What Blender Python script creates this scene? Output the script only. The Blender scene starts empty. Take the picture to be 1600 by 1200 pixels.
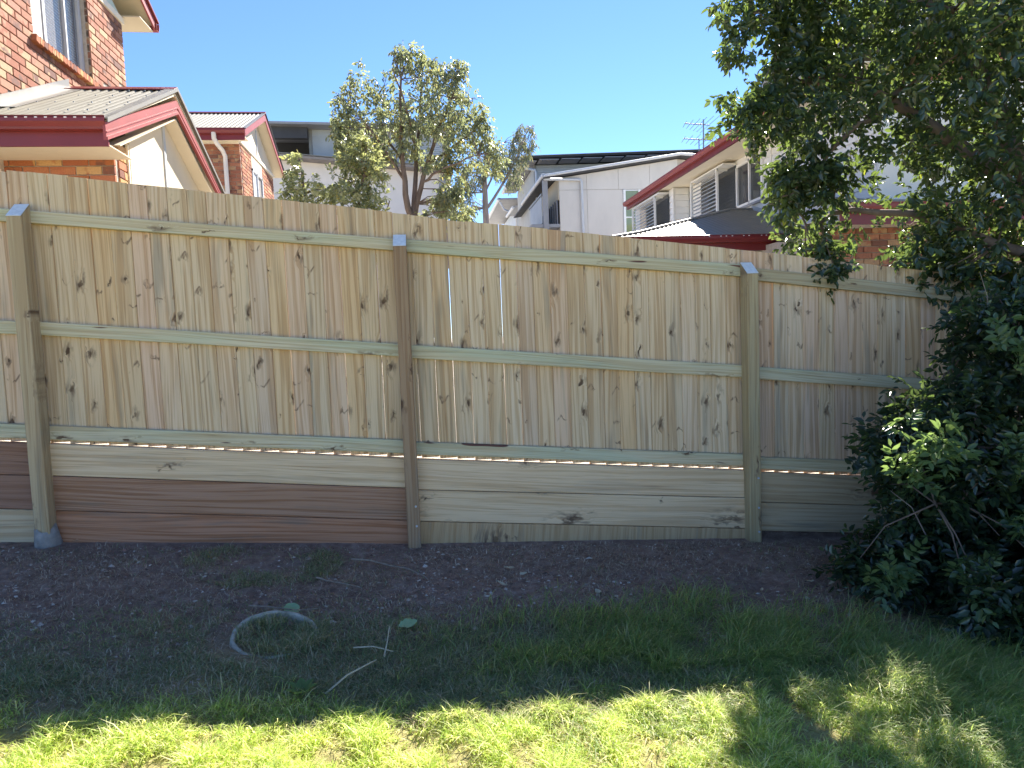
import bpy, math, random
import numpy as np
from mathutils import Matrix, Vector

random.seed(7)
rng = np.random.default_rng(11)
scene = bpy.context.scene
COL = scene.collection
R = math.radians

# ------------------------------------------------------------------ camera, sky, sun, exposure
# All coordinates are metres measured from the photographer's eye (0, 0, 0); the fence runs along X.
YAW, PITCH, ROLL, FPX = R(7.29), R(-4.15), R(-2.26), 1060.0
cam_data = bpy.data.cameras.new("camera")
cam_data.sensor_width = 36.0
cam_data.lens = 36.0 * FPX / 1600.0
cam_data.clip_start, cam_data.clip_end = 0.05, 1500.0
cam = bpy.data.objects.new("camera", cam_data)
fw = Vector((math.sin(YAW) * math.cos(PITCH), math.cos(YAW) * math.cos(PITCH), math.sin(PITCH)))
rt = Vector((math.cos(YAW), -math.sin(YAW), 0))
up = rt.cross(fw)
c, s = math.cos(ROLL), math.sin(ROLL)
r2, u2 = rt * c + up * s, up * c - rt * s
cam.matrix_world = Matrix(((r2.x, u2.x, -fw.x, 0), (r2.y, u2.y, -fw.y, 0), (r2.z, u2.z, -fw.z, 0), (0, 0, 0, 1)))
COL.objects.link(cam)
scene.camera = cam

SUN = Vector((0.60, 1.0, 1.05)).normalized()          # towards the sun: behind the fence, to the right
elev, azim = math.asin(SUN.z), math.atan2(SUN.x, SUN.y)
world = bpy.data.worlds.new("World")
scene.world = world
world.use_nodes = True
wn = world.node_tree
sky = wn.nodes.new("ShaderNodeTexSky")
sky.sky_type = 'NISHITA'
sky.sun_disc = False
sky.sun_elevation, sky.sun_rotation = elev, azim
sky.air_density, sky.dust_density, sky.ozone_density = 0.6, 0.0, 7.0
bg = wn.nodes["Background"]
bg.inputs["Strength"].default_value = 0.092
wn.links.new(sky.outputs[0], bg.inputs["Color"])

sd = bpy.data.lights.new("sun", 'SUN')
sd.energy, sd.angle, sd.color = 5.0, R(0.53), (1.0, 0.94, 0.85)
sun = bpy.data.objects.new("sun", sd)
sun.rotation_euler = (-SUN).to_track_quat('-Z', 'Y').to_euler()
COL.objects.link(sun)

vs = scene.view_settings
vs.view_transform, vs.look, vs.gamma, vs.exposure = 'Standard', 'None', 1.0, 1.86
vs.use_curve_mapping = False
scene.cycles.max_bounces = 8
scene.cycles.transparent_max_bounces = 12

# ------------------------------------------------------------------ object helpers
WM = {}

def put(o, parent=None):
    COL.objects.link(o)
    if parent is not None:
        o.parent = parent
        o.matrix_parent_inverse = WM.get(parent, Matrix()).inverted()
    WM[o] = o.matrix_basis.copy()
    return o

def tag(o, label=None, cat=None, group=None, kind=None):
    for k, v in (("label", label), ("category", cat), ("group", group), ("kind", kind)):
        if v:
            o[k] = v
    return o

def thing(name, loc, label, cat, group=None):
    o = bpy.data.objects.new(name, None)
    o.location = loc
    o.empty_display_size = 0.2
    put(o)
    return tag(o, label, cat, group)

def mesh_np(name, V, F, mats, smooth=False):
    """V (n,3), F list of arrays with equal-sized faces (k, m) or list"""
    me = bpy.data.meshes.new(name)
    V = np.asarray(V, np.float32)
    if not isinstance(F, (list, tuple)):
        F = [F]
    loops = np.concatenate([np.asarray(f, np.int32).ravel() for f in F])
    tot = np.concatenate([np.full(len(f), f.shape[1], np.int32) for f in F])
    start = np.concatenate([[0], np.cumsum(tot)[:-1]]).astype(np.int32)
    me.vertices.add(len(V)); me.vertices.foreach_set("co", V.ravel())
    me.loops.add(len(loops)); me.loops.foreach_set("vertex_index", loops)
    me.polygons.add(len(tot)); me.polygons.foreach_set("loop_start", start)
    if smooth:
        me.polygons.foreach_set("use_smooth", np.ones(len(tot), bool))
    me.update(calc_edges=True)
    for m in (mats if isinstance(mats, (list, tuple)) else [mats]):
        me.materials.append(m)
    return me

class MB:
    def __init__(s):
        s.v, s.f, s.sm = [], [], []
    def add(s, vs_, fs_, smooth=False):
        n = len(s.v)
        s.v += [tuple(p) for p in vs_]
        s.f += [tuple(i + n for i in f) for f in fs_]
        s.sm += [smooth] * len(fs_)
        return s
    def box(s, x0, x1, y0, y1, z0, z1):
        return s.add([(x0, y0, z0), (x1, y0, z0), (x1, y1, z0), (x0, y1, z0), (x0, y0, z1), (x1, y0, z1), (x1, y1, z1), (x0, y1, z1)],
                     [(0, 3, 2, 1), (4, 5, 6, 7), (0, 1, 5, 4), (1, 2, 6, 5), (2, 3, 7, 6), (3, 0, 4, 7)])
    def prism(s, poly, axis, a0, a1):
        """poly: list of 2-D points in the two other axes (in x,y,z order), extruded along axis"""
        def mk(p, a):
            q = [p[0], p[1]]; q.insert("xyz".index(axis), a); return q
        n = len(poly)
        fs_ = [(i, (i + 1) % n, n + (i + 1) % n, n + i) for i in range(n)]
        fs_ += [tuple(range(n - 1, -1, -1)), tuple(range(n, 2 * n))]
        return s.add([mk(p, a0) for p in poly] + [mk(p, a1) for p in poly], fs_)
    def quad(s, a, b, c_, d):
        return s.add([a, b, c_, d], [(0, 1, 2, 3)])
    def slab(s, a, b, c_, d, off):
        off = Vector(off)
        P = [Vector(p) for p in (a, b, c_, d)]
        Q = [p + off for p in P]
        return s.add(P + Q, [(0, 3, 2, 1), (4, 5, 6, 7), (0, 1, 5, 4), (1, 2, 6, 5), (2, 3, 7, 6), (3, 0, 4, 7)])
    def tube(s, pts, rad, n=8, cap=True):
        pts = [Vector(p) for p in pts]
        if not isinstance(rad, (list, tuple)):
            rad = [rad] * len(pts)
        V, Fs = [], []
        prev = None
        for i, p in enumerate(pts):
            d = (pts[min(i + 1, len(pts) - 1)] - pts[max(i - 1, 0)]).normalized()
            if prev is None:
                a = d.orthogonal().normalized()
            else:
                a = (prev - d * prev.dot(d))
                a = a.normalized() if a.length > 1e-6 else d.orthogonal().normalized()
            prev = a
            b = d.cross(a)
            for k in range(n):
                t = 2 * math.pi * k / n
                V.append(p + (a * math.cos(t) + b * math.sin(t)) * rad[i])
        for i in range(len(pts) - 1):
            for k in range(n):
                Fs.append((i * n + k, i * n + (k + 1) % n, (i + 1) * n + (k + 1) % n, (i + 1) * n + k))
        s.add(V, Fs, True)
        if cap:
            s.add(V[:n], [tuple(range(n - 1, -1, -1))]); s.add(V[-n:], [tuple(range(n))])
        return s
    def mesh(s, name, mats):
        me = bpy.data.meshes.new(name)
        me.from_pydata(s.v, [], s.f)
        me.polygons.foreach_set("use_smooth", s.sm)
        me.update()
        for m in (mats if isinstance(mats, (list, tuple)) else [mats]):
            me.materials.append(m)
        return me
    def build(s, name, mat, parent=None, origin=None):
        if origin is not None:
            o_ = Vector(origin)
            s.v = [tuple(Vector(p) - o_) for p in s.v]
        o = bpy.data.objects.new(name, s.mesh(name, mat))
        if origin is not None:
            o.location = origin
        return put(o, parent)

def inst(name, me, parent, loc, rot=(0, 0, 0), scl=(1, 1, 1)):
    o = bpy.data.objects.new(name, me)
    o.location, o.rotation_euler, o.scale = loc, rot, scl
    return put(o, parent)

def vnoise(x, y, sc, seed=0):
    x, y = np.asarray(x) * sc + 37.1 * seed, np.asarray(y) * sc - 11.7 * seed
    xi, yi = np.floor(x).astype(np.int64), np.floor(y).astype(np.int64)
    fx, fy = x - xi, y - yi
    fx, fy = fx * fx * (3 - 2 * fx), fy * fy * (3 - 2 * fy)
    def h(a, b):
        n = (a * 374761393 + b * 668265263 + seed * 974711) & 0x7fffffff
        n = ((n ^ (n >> 13)) * 1274126177) & 0x7fffffff
        return ((n ^ (n >> 16)) & 0xffff) / 65535.0
    return (h(xi, yi) * (1 - fx) + h(xi + 1, yi) * fx) * (1 - fy) + (h(xi, yi + 1) * (1 - fx) + h(xi + 1, yi + 1) * fx) * fy

def lerp_tab(tab, x):
    return np.interp(x, [t[0] for t in tab], [t[1] for t in tab])

# ------------------------------------------------------------------ materials
class NT:
    def __init__(s, name):
        s.m = bpy.data.materials.new(name)
        s.m.use_nodes = True
        s.t = s.m.node_tree
        s.p = s.t.nodes["Principled BSDF"]
        s.out = s.t.nodes["Material Output"]
    def n(s, typ, **kw):
        nd = s.t.nodes.new("ShaderNode" + typ)
        for k, v in kw.items():
            setattr(nd, k, v)
        return nd
    def l(s, a, b):
        s.t.links.new(a, b)
    def setin(s, sock, v):
        if isinstance(v, bpy.types.NodeSocket):
            s.l(v, sock)
        else:
            sock.default_value = v
    def math(s, op, a, b=0.0, clamp=False):
        nd = s.n("Math", operation=op, use_clamp=clamp)
        s.setin(nd.inputs[0], a); s.setin(nd.inputs[1], b)
        return nd.outputs[0]
    def comb(s, x, y, z):
        nd = s.n("CombineXYZ")
        for i, v in enumerate((x, y, z)):
            s.setin(nd.inputs[i], v)
        return nd.outputs[0]
    def noise(s, vec, scale=1.0, detail=2.0, rough=0.5):
        nd = s.n("TexNoise")
        s.l(vec, nd.inputs["Vector"])
        nd.inputs["Scale"].default_value, nd.inputs["Detail"].default_value = scale, detail
        nd.inputs["Roughness"].default_value = rough
        return nd.outputs["Fac"]
    def rng(s, v, a, b, c_=0.0, d=1.0, smooth=False):
        nd = s.n("MapRange", interpolation_type='SMOOTHSTEP' if smooth else 'LINEAR')
        s.setin(nd.inputs[0], v)
        for i, q in enumerate((a, b, c_, d)):
            nd.inputs[i + 1].default_value = q
        return nd.outputs[0]
    def ramp(s, v, stops, const=False):
        nd = s.n("ValToRGB")
        cr = nd.color_ramp
        cr.interpolation = 'CONSTANT' if const else 'LINEAR'
        while len(cr.elements) < len(stops):
            cr.elements.new(0.5)
        for e, (p, col) in zip(cr.elements, stops):
            e.position, e.color = p, (*col, 1)
        s.setin(nd.inputs[0], v)
        return nd.outputs[0]
    def mix(s, f, a, b, mode='MIX'):
        nd = s.n("Mix", data_type='RGBA', blend_type=mode)
        s.setin(nd.inputs[0], f)
        for sock, v in ((nd.inputs[6], a), (nd.inputs[7], b)):
            s.setin(sock, v if isinstance(v, bpy.types.NodeSocket) else (*v, 1))
        return nd.outputs[2]
    def bump(s, h, dist=0.002, strength=1.0):
        nd = s.n("Bump")
        s.l(h, nd.inputs["Height"])
        nd.inputs["Distance"].default_value, nd.inputs["Strength"].default_value = dist, strength
        s.l(nd.outputs[0], s.p.inputs["Normal"])
    def fin(s, col, rough=0.6, spec=0.3, metal=0.0):
        s.setin(s.p.inputs["Base Color"], col if isinstance(col, bpy.types.NodeSocket) else (*col, 1))
        s.setin(s.p.inputs["Roughness"], rough)
        s.p.inputs["Specular IOR Level"].default_value = spec
        s.p.inputs["Metallic"].default_value = metal
        return s.m

def spread(cols):
    return [(i / len(cols), c_) for i, c_ in enumerate(cols)]

def wood(name, cols, L='Z', W='X', knot=0.45, stain=0.35, grain=0.5, cellL=0.22, cellW=0.11, ring=45.0, green=0.0, bark=0.0, vees=0.0,
         knotcol=(0.10, 0.055, 0.03), staincol=(0.17, 0.165, 0.135)):
    m = NT(name)
    sep = m.n("SeparateXYZ")
    m.l(m.n("TexCoord").outputs["Object"], sep.inputs[0])
    idx = {'X': 0, 'Y': 1, 'Z': 2}
    l_, w_ = sep.outputs[idx[L]], sep.outputs[idx[W]]
    t_ = sep.outputs[({0, 1, 2} - {idx[L], idx[W]}).pop()]
    rnd = m.n("ObjectInfo").outputs["Random"]
    lr = m.math('ADD', l_, m.math('MULTIPLY', rnd, 61.7))
    wr = m.math('ADD', w_, m.math('MULTIPLY', rnd, 13.3))
    vor = m.n("TexVoronoi", voronoi_dimensions='2D')
    wob = m.math('MULTIPLY', m.math('SUBTRACT', m.noise(m.comb(wr, m.math('MULTIPLY', lr, 0.7), 0.0), 19.0, 2.5), 0.5), 0.75)
    m.l(m.comb(m.math('ADD', m.math('DIVIDE', wr, cellW), wob), m.math('ADD', m.math('DIVIDE', lr, cellL), m.math('MULTIPLY', wob, 0.8)), 0.0), vor.inputs["Vector"])
    vor.inputs["Scale"].default_value = 1.0
    vor.inputs["Randomness"].default_value = 0.95
    sc = m.n("SeparateColor")
    m.l(vor.outputs["Color"], sc.inputs[0])
    keep = m.math('LESS_THAN', sc.outputs[0], knot)
    size = m.rng(sc.outputs[1], 0, 1, 0.20, 1.25)
    d = m.math('DIVIDE', vor.outputs["Distance"], size)
    core = m.math('MULTIPLY', m.rng(d, 0.05, 0.115, 1, 0, True), keep)
    halo = m.math('MULTIPLY', m.rng(d, 0.08, 0.36, 1, 0, True), keep)
    low = m.math('MULTIPLY', m.math('SUBTRACT', m.noise(m.comb(m.math('MULTIPLY', wr, 4.0), m.math('MULTIPLY', lr, 0.55), 0.0), 1.0, 1.0), 0.5), 0.11)
    wd = m.math('ADD', m.math('ADD', wr, low), m.math('MULTIPLY', halo, 0.022))
    rings = m.noise(m.comb(m.math('MULTIPLY', wd, ring), m.math('MULTIPLY', lr, 0.8), m.math('MULTIPLY', t_, ring)), 1.0, 1.5)
    rl = m.rng(rings, 0.46, 0.60, 0, 1)
    fine = m.noise(m.comb(m.math('MULTIPLY', wd, 150.0), m.math('MULTIPLY', lr, 2.2), m.math('MULTIPLY', t_, 150.0)), 1.0, 2.0, 0.6)
    base = m.ramp(m.math('FRACT', m.math('MULTIPLY', rnd, 7.13)), spread(cols), False)
    patch = m.noise(m.comb(m.math('MULTIPLY', wr, 9.0), m.math('MULTIPLY', lr, 1.1), 0.0), 1.0, 2.0)
    col = m.mix(m.rng(patch, 0.35, 0.7, 0.0, 0.6), base, m.mix(1.0, base, (0.93, 0.87, 0.78), 'MULTIPLY'))
    if green:
        gp = m.noise(m.comb(m.math('MULTIPLY', wr, 14.0), m.math('MULTIPLY', lr, 1.3), 0.3), 1.0, 2.0)
        col = m.mix(m.rng(gp, 0.38, 0.62, 0.1 * green, green), col, (0.50, 0.52, 0.35))
    col = m.mix(m.math('MULTIPLY', rl, grain), col, m.mix(1.0, col, (0.70, 0.58, 0.46), 'MULTIPLY'))
    col = m.mix(m.rng(fine, 0.54, 0.70, 0, 0.65), col, m.mix(1.0, col, (0.62, 0.53, 0.44), 'MULTIPLY'))
    st = m.noise(m.comb(m.math('MULTIPLY', wd, 13.0), m.math('MULTIPLY', lr, 1.0), 1.7), 1.0, 3.0, 0.6)
    stf = m.math('MULTIPLY', m.rng(st, 0.56, 0.72, 0, 1), stain)
    col = m.mix(stf, col, staincol)
    if bark:
        bk = m.noise(m.comb(m.math('MULTIPLY', wr, 16.0), m.math('MULTIPLY', lr, 2.2), 5.1), 1.0, 1.0)
        col = m.mix(m.rng(bk, 0.74 - bark, 0.76 - bark, 0, 1), col, (0.14, 0.065, 0.05))
    sm = m.noise(m.comb(m.math('MULTIPLY', wr, 40.0), m.math('MULTIPLY', lr, 9.0), 2.0), 1.0, 2.0)
    col = m.mix(m.math('MULTIPLY', m.math('MULTIPLY', halo, m.rng(sm, 0.42, 0.60)), 0.85), col, (0.17, 0.11, 0.07))
    vp = m.n("SeparateXYZ"); m.l(vor.outputs["Position"], vp.inputs[0])
    vin = m.n("SeparateXYZ"); m.l(vor.inputs["Vector"].links[0].from_socket, vin.inputs[0])
    dx = m.math('ABSOLUTE', m.math('MULTIPLY', m.math('SUBTRACT', vin.outputs[0], vp.outputs[0]), cellW))
    dz = m.math('MULTIPLY', m.math('SUBTRACT', vin.outputs[1], vp.outputs[1]), cellL)
    dz = m.math('MULTIPLY', dz, m.math('SUBTRACT', m.math('MULTIPLY', m.math('GREATER_THAN', sc.outputs[1], 0.35), 2.0), 1.0))
    arm = m.math('ABSOLUTE', m.math('SUBTRACT', dz, m.math('MULTIPLY', dx, m.rng(sc.outputs[2], 0, 1, 0.35, 1.5))))
    vee = m.math('MULTIPLY', m.math('MULTIPLY', m.rng(arm, 0.001, 0.015, 1, 0, True), m.rng(dx, 0.020, 0.044, 1, 0, True)), m.rng(sm, 0.38, 0.56))
    vee = m.math('MULTIPLY', vee, m.math('MULTIPLY', m.math('GREATER_THAN', sc.outputs[0], knot), m.math('LESS_THAN', sc.outputs[0], min(0.98, knot + vees))))
    col = m.mix(m.math('MULTIPLY', vee, 0.85), col, (0.19, 0.115, 0.07))
    col = m.mix(m.math('MULTIPLY', core, m.rng(sc.outputs[2], 0, 1, 0.55, 1.0)), col, knotcol)
    h = m.math('ADD', m.math('MULTIPLY', rl, -0.4), m.math('ADD', m.math('MULTIPLY', fine, -0.5), m.math('MULTIPLY', core, 0.3)))
    m.bump(h, 0.0022, 0.7)
    return m.fin(col, 0.72, 0.25)

def plain(name, col, rough=0.6, spec=0.35, var=0.12, scale=3.0, metal=0.0, dirt=None, dirtamt=0.0, bump=0.0, bscale=60.0, stretch=(1, 1, 1)):
    m = NT(name)
    tc = m.n("TexCoord").outputs["Object"]
    mp = m.n("Mapping")
    m.l(tc, mp.inputs[0])
    mp.inputs["Scale"].default_value = stretch
    n1 = m.noise(mp.outputs[0], scale, 4.0, 0.6)
    lo, hi = tuple(c_ * (1 - var) for c_ in col), tuple(min(1, c_ * (1 + var)) for c_ in col)
    out = m.mix(m.rng(n1, 0.3, 0.7), lo, hi)
    if dirt:
        n2 = m.noise(mp.outputs[0], scale * 2.3, 5.0, 0.65)
        out = m.mix(m.rng(n2, 0.5, 0.75, 0, dirtamt), out, dirt)
    if bump:
        m.bump(m.noise(tc, bscale, 3.0), bump, 0.6)
    return m.fin(out, rough, spec, metal)

def brick_mat(name, cols, island=False):
    m = NT(name)
    rnd = m.n("NewGeometry").outputs["Random Per Island"] if island else m.n("ObjectInfo").outputs["Random"]
    tc = m.n("TexCoord").outputs["Object"]
    base = m.ramp(rnd, spread(cols), True)
    off = m.n("VectorMath", operation='ADD')
    m.l(tc, off.inputs[0]); m.l(m.comb(m.math('MULTIPLY', rnd, 91.0), rnd, m.math('MULTIPLY', rnd, 17.0)), off.inputs[1])
    band = m.noise(off.outputs[0], 9.0, 2.0)
    alt = m.ramp(m.math('FRACT', m.math('MULTIPLY', rnd, 5.37)), spread(cols[::-1]), True)
    col = m.mix(m.rng(band, 0.5, 0.6), base, alt)
    col = m.mix(m.rng(m.noise(off.outputs[0], 70.0, 3.0), 0.35, 0.7, 0, 0.5), col, m.mix(1.0, col, (0.6, 0.55, 0.5), 'MULTIPLY'))
    m.bump(m.noise(off.outputs[0], 90.0, 3.0), 0.002, 0.6)
    return m.fin(col, 0.85, 0.2)

def leaf_mat(name, fronts, trans, tw=0.4, rough=0.38, spec=0.5, odd=None, oddp=0.0):
    m = NT(name)
    rnd = m.n("NewGeometry").outputs["Random Per Island"]
    stops = spread(fronts)
    if odd:
        stops = [(p * (1 - oddp), c_) for p, c_ in stops] + [(1 - oddp, odd)]
    col = m.ramp(rnd, stops, True)
    m.fin(col, rough, spec)
    tr = m.n("BsdfTranslucent")
    tcol = m.mix(0.5, m.mix(1.0, col, (2.6, 2.6, 1.6), 'MULTIPLY'), trans)
    m.l(tcol, tr.inputs["Color"])
    mx = m.n("MixShader")
    mx.inputs[0].default_value = tw
    m.l(m.p.outputs[0], mx.inputs[1]); m.l(tr.outputs[0], mx.inputs[2])
    m.l(mx.outputs[0], m.out.inputs["Surface"])
    return m.m

PAL = [(0.74, 0.55, 0.34), (0.72, 0.51, 0.34), (0.75, 0.58, 0.38), (0.69, 0.52, 0.33), (0.77, 0.61, 0.41), (0.73, 0.50, 0.34), (0.65, 0.52, 0.36), (0.74, 0.51, 0.28), (0.72, 0.55, 0.35)]
M = dict(
    paling=wood("paling_wood", PAL, 'Z', 'X', knot=0.27, stain=0.5, grain=0.7, vees=0.26),
    rail=wood("rail_wood", [(0.64, 0.55, 0.36), (0.60, 0.54, 0.36), (0.67, 0.57, 0.38)], 'X', 'Z', knot=0.30, stain=0.25, cellL=0.42, cellW=0.10, ring=70, green=0.7, bark=0.03),
    rail_olive=wood("rail_olive_wood", [(0.50, 0.41, 0.25), (0.48, 0.40, 0.25)], 'X', 'Z', knot=0.35, stain=0.25, cellL=0.4, cellW=0.10, ring=60, green=0.12),
    pale=wood("pale_sleeper_wood", [(0.76, 0.56, 0.35), (0.74, 0.54, 0.33), (0.78, 0.58, 0.37)], 'X', 'Z', knot=0.55, stain=0.25, cellL=0.55, cellW=0.2, ring=48, green=0.04),
    red=wood("red_sleeper_wood", [(0.50, 0.23, 0.125), (0.42, 0.24, 0.15)], 'X', 'Z', knot=0.4, stain=0.75, cellL=0.6, cellW=0.2, ring=64, grain=0.85),
    dark=wood("dark_sleeper_wood", [(0.30, 0.155, 0.10), (0.30, 0.17, 0.115)], 'X', 'Z', knot=0.3, stain=0.7, cellL=0.6, cellW=0.2, ring=50, staincol=(0.06, 0.05, 0.045)),
    greyw=wood("grey_sleeper_wood", [(0.58, 0.45, 0.29), (0.56, 0.43, 0.27)], 'X', 'Z', knot=0.3, stain=0.6, cellL=0.6, cellW=0.2, ring=50),
    rough=wood("rough_sawn_wood", [(0.52, 0.36, 0.20), (0.54, 0.38, 0.21)], 'Z', 'X', knot=0.1, stain=0.6, cellL=0.3, cellW=0.4, ring=30, grain=0.5),
    post_grey=wood("post_grey_wood", [(0.50, 0.38, 0.23)] * 2, 'Z', 'X', knot=0.5, stain=0.5, cellL=0.5, cellW=0.12, ring=60, green=0.05),
    post_brown=wood("post_brown_wood", [(0.36, 0.24, 0.145)] * 2, 'Z', 'X', knot=0.6, stain=0.6, cellL=0.4, cellW=0.12, ring=60),
    post_olive=wood("post_olive_wood", [(0.46, 0.36, 0.205)] * 2, 'Z', 'X', knot=0.5, stain=0.4, cellL=0.5, cellW=0.12, ring=60, green=0.06),
    cap=plain("pale_end_grain", (0.74, 0.74, 0.72), 0.55, 0.4, 0.12, 40),  # pale grey for the sloped post tops
    cement=plain("cement", (0.27, 0.25, 0.23), 0.9, 0.2, 0.25, 18, bump=0.006, bscale=45),
    concrete=plain("old_concrete", (0.40, 0.37, 0.30), 0.9, 0.2, 0.3, 22, dirt=(0.16, 0.15, 0.10), dirtamt=0.7, bump=0.004, bscale=70),
    mortar=plain("mortar", (0.42, 0.37, 0.31), 0.95, 0.1, 0.15, 20),
    brick=brick_mat("clay_brick", [(0.36, 0.13, 0.06), (0.42, 0.17, 0.085), (0.47, 0.28, 0.12), (0.34, 0.12, 0.065), (0.20, 0.09, 0.065), (0.50, 0.31, 0.15), (0.40, 0.15, 0.08)]),
    brick_sunny=brick_mat("sunlit_brick", [(0.34, 0.16, 0.105), (0.40, 0.21, 0.14), (0.44, 0.30, 0.185), (0.31, 0.13, 0.085), (0.19, 0.105, 0.085), (0.37, 0.185, 0.13)]),  # brick tones for the sunlit tall wall, sunlight put into the colour
    bricks=brick_mat("clay_bricks", [(0.36, 0.15, 0.09), (0.42, 0.19, 0.11), (0.44, 0.27, 0.15), (0.33, 0.13, 0.08), (0.22, 0.10, 0.07)], True),
    maroon=plain("maroon_paint", (0.17, 0.022, 0.022), 0.42, 0.5, 0.08, 2),
    maroon_old=plain("faded_maroon_paint", (0.27, 0.055, 0.05), 0.5, 0.45, 0.1, 3),
    cream=plain("cream_sheet", (0.60, 0.52, 0.385), 0.75, 0.2, 0.05, 1.5),
    creamtrim=plain("cream_trim", (0.78, 0.70, 0.55), 0.6, 0.3, 0.05, 2),
    greentrim=plain("pale_green_panel", (0.50, 0.58, 0.50), 0.7, 0.2, 0.05, 2),
    roof=plain("cream_steel_roof", (0.19, 0.172, 0.128), 0.5, 0.45, 0.10, 2.5, dirt=(0.16, 0.148, 0.12), dirtamt=0.55),
    cap_steel=plain("zinc_flashing", (0.20, 0.19, 0.165), 0.45, 0.5, 0.1, 6),
    alu=plain("aluminium_frame", (0.50, 0.51, 0.53), 0.45, 0.5, 0.05, 5),
    blind=plain("white_blind", (0.80, 0.80, 0.80), 0.6, 0.3, 0.03, 5),
    pvc=plain("pvc_pipe", (0.68, 0.63, 0.56), 0.5, 0.4, 0.06, 3),
    white=plain("white_paint", (0.78, 0.77, 0.74), 0.6, 0.3, 0.05, 2),
    fibro=plain("white_fibro", (0.58, 0.54, 0.49), 0.75, 0.2, 0.07, 0.8, dirt=(0.48, 0.46, 0.43), dirtamt=0.5, stretch=(1, 1, 0.4)),
    pinkwall=plain("off_white_wall", (0.70, 0.63, 0.56), 0.8, 0.2, 0.04, 1),
    zinc=plain("grey_corrugated_steel", (0.42, 0.44, 0.45), 0.5, 0.45, 0.08, 2),
    darkroof=plain("dark_eave_lining", (0.055, 0.055, 0.06), 0.7, 0.3, 0.2, 1.5),
    greyroof=plain("grey_roof_edge", (0.26, 0.26, 0.27), 0.6, 0.4, 0.1, 2),
    brownroof=plain("grey_brown_eave", (0.24, 0.21, 0.19), 0.7, 0.3, 0.2, 2),
    bark=plain("bark", (0.16, 0.12, 0.095), 0.9, 0.15, 0.35, 9, bump=0.01, bscale=30, stretch=(1, 1, 0.3)),
    palebark=plain("pale_bark", (0.26, 0.22, 0.19), 0.9, 0.15, 0.3, 7, bump=0.006, bscale=30, stretch=(1, 1, 0.3)),
    stick=plain("dry_wood", (0.26, 0.20, 0.15), 0.85, 0.15, 0.3, 40),
    stone=plain("pale_leaf", (0.44, 0.38, 0.26), 0.8, 0.2, 0.25, 30),
    steel=plain("antenna_aluminium", (0.22, 0.24, 0.27), 0.5, 0.5, 0.05, 5),
)

def glass_mat(name, tint, alpha):
    m = NT(name)
    m.fin(tint, 0.04, 0.8)
    tr = m.n("BsdfTransparent")
    mx = m.n("MixShader")
    mx.inputs[0].default_value = alpha
    m.l(m.p.outputs[0], mx.inputs[1]); m.l(tr.outputs[0], mx.inputs[2])
    m.l(mx.outputs[0], m.out.inputs["Surface"])
    return m.m
M['glass'] = glass_mat("window_glass", (0.10, 0.16, 0.24), 0.75)
M['darkglass'] = glass_mat("dark_glass", (0.045, 0.05, 0.055), 0.12)
M['greenglass'] = glass_mat("green_glass", (0.22, 0.26, 0.13), 0.05)
M['screen'] = plain("fly_screen", (0.36, 0.36, 0.34), 0.7, 0.2, 0.05, 5)

# ------------------------------------------------------------------ terrain
def gz(x, y):
    x, y = np.asarray(x, float), np.asarray(y, float)
    g = lerp_tab([(-40, -0.6), (-8, -0.80), (-2.6, -1.16), (-0.15, -1.365), (0.95, -1.43), (2.23, -1.515), (3.0, -1.565), (8, -1.85), (40, -2.2)], x)
    g = g + 0.05 * (np.clip(y, -6, 4.6) - 4.4)
    return g
def gnoise(x, y):
    return 0.030 * (vnoise(x, y, 2.1, 1) - 0.5) + 0.024 * (vnoise(x, y, 6.0, 2) - 0.5) + 0.020 * (vnoise(x, y, 15.0, 3) - 0.5)
def gz_full(x, y):
    return gz(x, y) + gnoise(x, y) * np.clip((4.42 - np.asarray(y)) * 4, 0.15, 1)
def backz(x, y):
    b = lerp_tab([(-40, 0.4), (-8, -0.08), (-2.6, -0.58), (-0.17, -0.83), (2.2, -1.06), (3.1, -1.15), (8, -1.45), (40, -1.6)], x)
    return b + 0.02 * (np.clip(y, 4.5, 40) - 4.5)

xs = np.unique(np.concatenate([np.linspace(-400, -12, 14), np.linspace(-11, -3.5, 26), np.linspace(-3.4, 4.6, 201), np.linspace(4.8, 12, 26), np.linspace(13, 400, 14)]))
ys = np.concatenate([np.linspace(-400, -8, 12), np.linspace(-7, 1.3, 30), np.linspace(1.4, 4.50, 90), [4.515, 4.535, 4.56, 4.62], np.linspace(4.8, 40, 40), np.linspace(46, 400, 12)])
X_, Y_ = np.meshgrid(xs, ys)
Z_ = np.where(Y_ < 4.52, gz_full(X_, Y_), backz(X_, Y_))
V = np.stack([X_, Y_, Z_], -1).reshape(-1, 3)
nx, ny = len(xs), len(ys)
ii = (np.arange(ny - 1)[:, None] * nx + np.arange(nx - 1)[None]).ravel()
m = NT("soil_and_lawn")
tc = m.n("TexCoord").outputs["Object"]
sp = m.n("SeparateXYZ"); m.l(tc, sp.inputs[0])
soil = m.ramp(m.noise(tc, 14.0, 6.0, 0.7), [(0.25, (0.18, 0.115, 0.085)), (0.5, (0.38, 0.255, 0.195)), (0.72, (0.56, 0.42, 0.33))])
soil = m.mix(m.rng(m.noise(tc, 1.7, 3.0), 0.4, 0.65, 0, 0.4), soil, (0.26, 0.19, 0.155))
thatch = m.ramp(m.noise(tc, 60.0, 5.0, 0.7), [(0.3, (0.24, 0.20, 0.08)), (0.5, (0.43, 0.38, 0.16)), (0.75, (0.56, 0.49, 0.26))])
edge = m.math('ADD', sp.outputs[1], m.math('MULTIPLY', m.math('SUBTRACT', m.noise(tc, 1.6, 3.0), 0.5), 1.6))
ground_col = m.mix(m.rng(edge, 2.5, 3.3), thatch, soil)
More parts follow.
